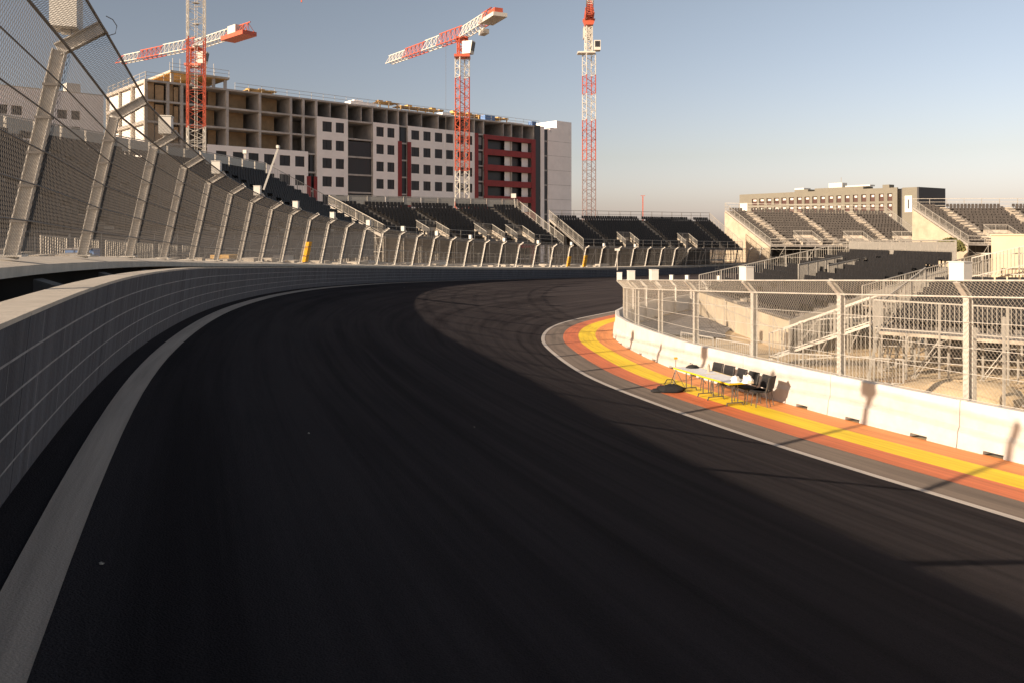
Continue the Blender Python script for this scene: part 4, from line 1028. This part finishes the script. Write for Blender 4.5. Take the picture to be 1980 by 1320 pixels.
# crane in front: very tall mast going out of the picture
Y1 = 105; X1 = (379-990)/1600*Y1; rot = math.radians(27)
cr = thing('tower_crane', 'tallest tower crane at left, its mast running out of the top of the photo', 'crane', (X1,Y1,-7.5))
mast(cr, X1, Y1, [(-7.5,yz(330,Y1),'red_cr'),(yz(330,Y1),yz(246,Y1),'white_cr'),(yz(246,Y1),yz(75,Y1),'red_cr'),(yz(75,Y1),44,'white_cr')], 2.0, rot)
crane_head(cr, X1, Y1, 44, 2.0); A = V((X1,Y1,47.6)); B = A+V((34,16,0)); jib(cr, A, B, ['red_cr','white_cr']*3, 1.4, 1.6, [0,.16,.33,.5,.67,.84,1])
Bc = A-V((11,5.2,0)); b = MB(); lattice(b, A, Bc, 1.3, 1.5, h=1.2); b.build('counter_jib', M['white_cr'], cr)
b = MB(); b.box(Bc+V((1.2,.5,-.8)), (1.0,.5,0), (-.5,1.0,0), (0,0,1.2)); b.build('counterweight', M['conc'], cr)
hx = A.lerp(B, .66); hx = V((hx.x, hx.y, 0)); kk = (583-990)/1600
t_ = (kk*A.y-A.x)/(34-kk*16); hx = A+V((34,16,0))*t_; zt_ = yz(2, hx.y)
b = MB(); b.bar((hx.x-.2,hx.y,zt_+.9), (hx.x-.2,hx.y,47.5), .05); b.bar((hx.x+.2,hx.y,zt_+.9), (hx.x+.2,hx.y,47.5), .05); b.build('hoist_rope', M['cable'], cr)
b = MB(); b.box((hx.x,hx.y,zt_+.6), (.35,0,0), (0,.12,0), (0,0,.35)); b.box((hx.x,hx.y,zt_+.05), (.08,0,0), (0,.08,0), (0,0,.25)); b.build('hook_block', M['red_cr'], cr)
b = MB()
for i in range(18): z = -6+i*2.7; b.box((X1,Y1,z), (.35,0,0), (0,.35,0), (0,0,.03))
for s_ in (-.15,.15): b.bar((X1+s_,Y1,-7), (X1+s_,Y1,43.8), .05)
b.build('ladder', M['alu'], cr)
# crane behind it whose jib shows both sides
Y2 = 150; X2 = (378-990)/1600*Y2; z2 = yz(94, Y2)
cr = thing('tower_crane', 'crane behind the tallest mast, its red and white jib sticking out to both sides', 'crane', (X2,Y2,-7.5))
mast(cr, X2, Y2, [(-7.5,18,'white_cr'),(18,z2-3.4,'red_cr')], 2.0, .4); crane_head(cr, X2, Y2, z2-3.4, 2.0)
A = V((X2,Y2,z2)); B = P(230,125,165); B.z = z2+.3; jib(cr, A, B, ['red_cr','white_cr','red_cr','white_cr','red_cr'], 1.5, 2.0, [0,.12,.40,.70,.93,1.0])
Bc = P(484,62,137); Bc.z = z2; b = MB(); tri_jib(b, A, A.lerp(Bc,.6), 1.6, 1.6, 1.5); b.build('counter_jib', M['white_cr'], cr)
b = MB(); d = (Bc-A).normalized(); n_ = V((d.y,-d.x,0)); b.box(A.lerp(Bc,.8)-Z*.3, d*3.6, n_*1.3, Z*.35); b.build('counterweight_platform', M['red_cr'], cr)
b = MB(); b.box(A.lerp(Bc,.75)+Z*.9, d*1.3, n_*.8, Z*.7); b.build('winch_housing', M['white_cr'], cr)
b = MB(); tri_jib(b, A.lerp(Bc,.6), Bc, 1.4, 1.5, 1.5); b.build('counter_jib', M['red_cr'], cr)
# middle crane
Y3 = 140; X3 = (894-990)/1600*Y3; z3 = yz(74, Y3)
cr = thing('tower_crane', 'tower crane in front of the red end of the building, jib raised over the roof', 'crane', (X3,Y3,-7.5))
mast(cr, X3, Y3, [(-7.5,yz(390,Y3),'red_cr'),(yz(390,Y3),yz(330,Y3),'white_cr'),(yz(330,Y3),yz(150,Y3),'red_cr'),(yz(150,Y3),z3-3.4,'white_cr')], 1.75, math.radians(30))
crane_head(cr, X3, Y3, z3-3.4, 1.75, cabdir=(1,-.4,0))
A = V((X3,Y3,z3)); B = P(752,124,162); jib(cr, A, B, ['red_cr','white_cr','red_cr','white_cr'], 1.5, 2.1, [0,.28,.47,.75,1.0])
Bc = P(966,30,127); b = MB(); tri_jib(b, A, A.lerp(Bc,.62), 1.5, 1.9, 1.5); b.build('counter_jib', M['white_cr'], cr)
d = (Bc-A).normalized(); n_ = V((d.y,-d.x,0)).normalized(); up_ = n_.cross(d)
if up_.z < 0: up_ = -up_
b = MB(); b.box(A.lerp(Bc,.84)+up_*.1, d*2.6, n_*1.2, up_*.3); b.build('counterweight_platform', M['white_cr'], cr)
b = MB(); b.box(A.lerp(Bc,.90)+up_*.8, d*1.2, n_*.7, up_*.45); tri_jib(b, A.lerp(Bc,.55), A.lerp(Bc,.8), 1.4, 2.0, 1.3); b.build('winch_housing', M['red_cr'], cr)
b = MB(); b.box(A.lerp(Bc,.6)-up_*1.2, d*.9, n_*.5, up_*.35); b.build('ballast_block', M['white_cr'], cr)
tr = A.lerp(B,.2); b = MB(); b.bar(tr, V((tr.x,tr.y,12)), .04); b.build('hoist_rope', M['cable'], cr)
# right crane, jib towards the viewer
M['mauve_shade'] = mat('shaded_mauve_steel', (.26,.20,.20), .6, .1, var=.15); Y4 = 170; X4 = (1139-990)/1600*Y4; z4 = yz(105, Y4)  # shade on the lower mast is put into its grey-mauve colour
cr = thing('tower_crane', 'slender tower crane standing alone against the sky right of the building', 'crane', (X4,Y4,-7.5))
zz = [(-7.5,yz(310,Y4),'mauve_shade'),(yz(310,Y4),yz(232,Y4),'red_cr'),(yz(232,Y4),yz(182,Y4),'white_cr'),(yz(182,Y4),yz(146,Y4),'red_cr'),(yz(146,Y4),z4,'white_cr')]
mast(cr, X4, Y4, zz, 2.0, math.radians(20)); 
b = MB(); b.box((X4-.6,Y4,z4+.2), (1.8,0,0), (0,1.2,0), (0,0,.15)); b.build('platform', M['white_cr'], cr)
b = MB(); lattice(b, (X4-.1,Y4,z4+.4), (X4-.1,Y4,yz(52,Y4)), 1.2, 1.2, .2, .22, .14); b.build('tower_top', M['white_cr'], cr)
b = MB(); c = V((X4+1.6,Y4-.4,z4+1.6)); b.box(c, (.65,0,0), (0,.9,0), (0,0,1.0)); cab = b.build('cab', M['white_cr'], cr)
b = MB(); b.box(c+V((0,-.92,.2)), (.5,0,0), (0,.02,0), (0,0,.6)); b.build('cab_window', M['glass'], cab)
zh = yz(50, Y4); b = MB(); b.hexa([V((X4-.8,Y4-1,zh)), V((X4+.8,Y4-1,zh)), V((X4+.8,Y4+1,zh)), V((X4-.8,Y4+1,zh)), V((X4-1.3,Y4-1,zh+1.2)), V((X4+1.2,Y4-1,zh+1.2)), V((X4+1.2,Y4+1,zh+1.2)), V((X4-1.3,Y4+1,zh+1.2))])
b.build('slewing_ring', M['red_cr'], cr)
b = MB(); lattice(b, (X4-.1,Y4,zh+1.2), (X4,Y4-2,yz(25,Y4)), 1.5, .8, .1, .25, .18); b.build('jib_foot', M['red_cr'], cr)
jib(cr, (X4,Y4-1,yz(24,Y4)-1.2), (X4-3.2,Y4-38,yz(24,Y4)-.6), ['red_cr','white_cr','red_cr','white_cr'], 1.3, 1.5, [0,.25,.5,.75,1])
b = MB(); lattice(b, (X4,Y4+1,yz(30,Y4)), (X4+.8,Y4+12,yz(30,Y4)), 1.3, 1.5); b.build('counter_jib', M['white_cr'], cr)
b = MB(); b.box((X4+.7,Y4+11,yz(30,Y4)-1), (.9,0,0), (0,1.3,0), (0,0,1.2)); b.build('counterweight', M['conc'], cr)
# thin red mast and lamps on the skyline
o = thing('radio_mast', 'thin red mast rising above the middle grandstand skyline', 'mast', P(1243,450,190)); b = MB(); a = P(1243,430,190); b.bar(a-Z*8, P(1243,380,190), .2); b.build('pole', M['red_cr'], o)
b = MB(); c = P(1243,379,190); b.bar(c-V((.5,0,0)), c+V((.5,0,0)), .12); b.build('crossarm', M['red_cr'], o)
o = thing('lamp_post', 'small lamp on a short post at the top right corner of the black grandstand', 'lamp', P(996,400,117)); b = MB(); b.bar(P(996,402,117), P(994,382,117), .12); b.build('post', M['alu'], o)
b = MB(); c = P(993,379,117); b.box(c, (.35,0,0), (0,.25,0), (0,0,.3)); b.build('lamp_head', M['box'], o)
o = thing('lamp_post', 'lamp on a slim post beside the first windows of the white panels', 'lamp', P(474,400,92)); b = MB(); b.bar(P(474,345,92), P(474,298,92), .10); b.build('post', M['alu'], o)
b = MB(); c = P(474,294,92); b.box(c, (.2,0,0), (0,.2,0), (0,0,.2)); b.build('lamp_head', M['box'], o)
# dry shrub beside the far stand
rnd = random.Random(8); b = MB(); c = P(1838,468,118)
for i in range(500):
    d = V((rnd.gauss(0,1),rnd.gauss(0,1),rnd.gauss(0,1))).normalized()*(rnd.random()**.4)
    p = c+V((d.x*1.9,d.y*1.5,abs(d.z)*1.7-1.2)); e = V((rnd.gauss(0,1),rnd.gauss(0,1),rnd.gauss(0,1))).normalized()*.28; f_ = e.cross(V((rnd.random(),1,.3))).normalized()*.2
    b.quad(p-e-f_, p+e-f_, p+e+f_, p-e+f_)
o = thing('shrub', 'yellow-green shrub at the foot of the far right grandstand', 'shrub', V((c.x,c.y,-6.5))); b.build('foliage', M['bush'], o)
b = MB(); b.bar(V((c.x,c.y,-7)), V((c.x,c.y,c.z)), .2); b.build('stem', M['tan_board'], o)

peb = MB(); rnd = random.Random(4)
for i in range(22):
    r_ = rows[rnd.randrange(20, 150)]; k_ = rnd.random()**1.3; c = r_[0].lerp(r_[1], k_); w = rnd.uniform(.005,.014)
    peb.blob(c+Z*.004, w*1.4, w, w, 6, .3, i)
tag(peb.build('pebbles', M['conc']), 'small loose stones and crumbs scattered on the dark track', 'stones', kind='stuff')
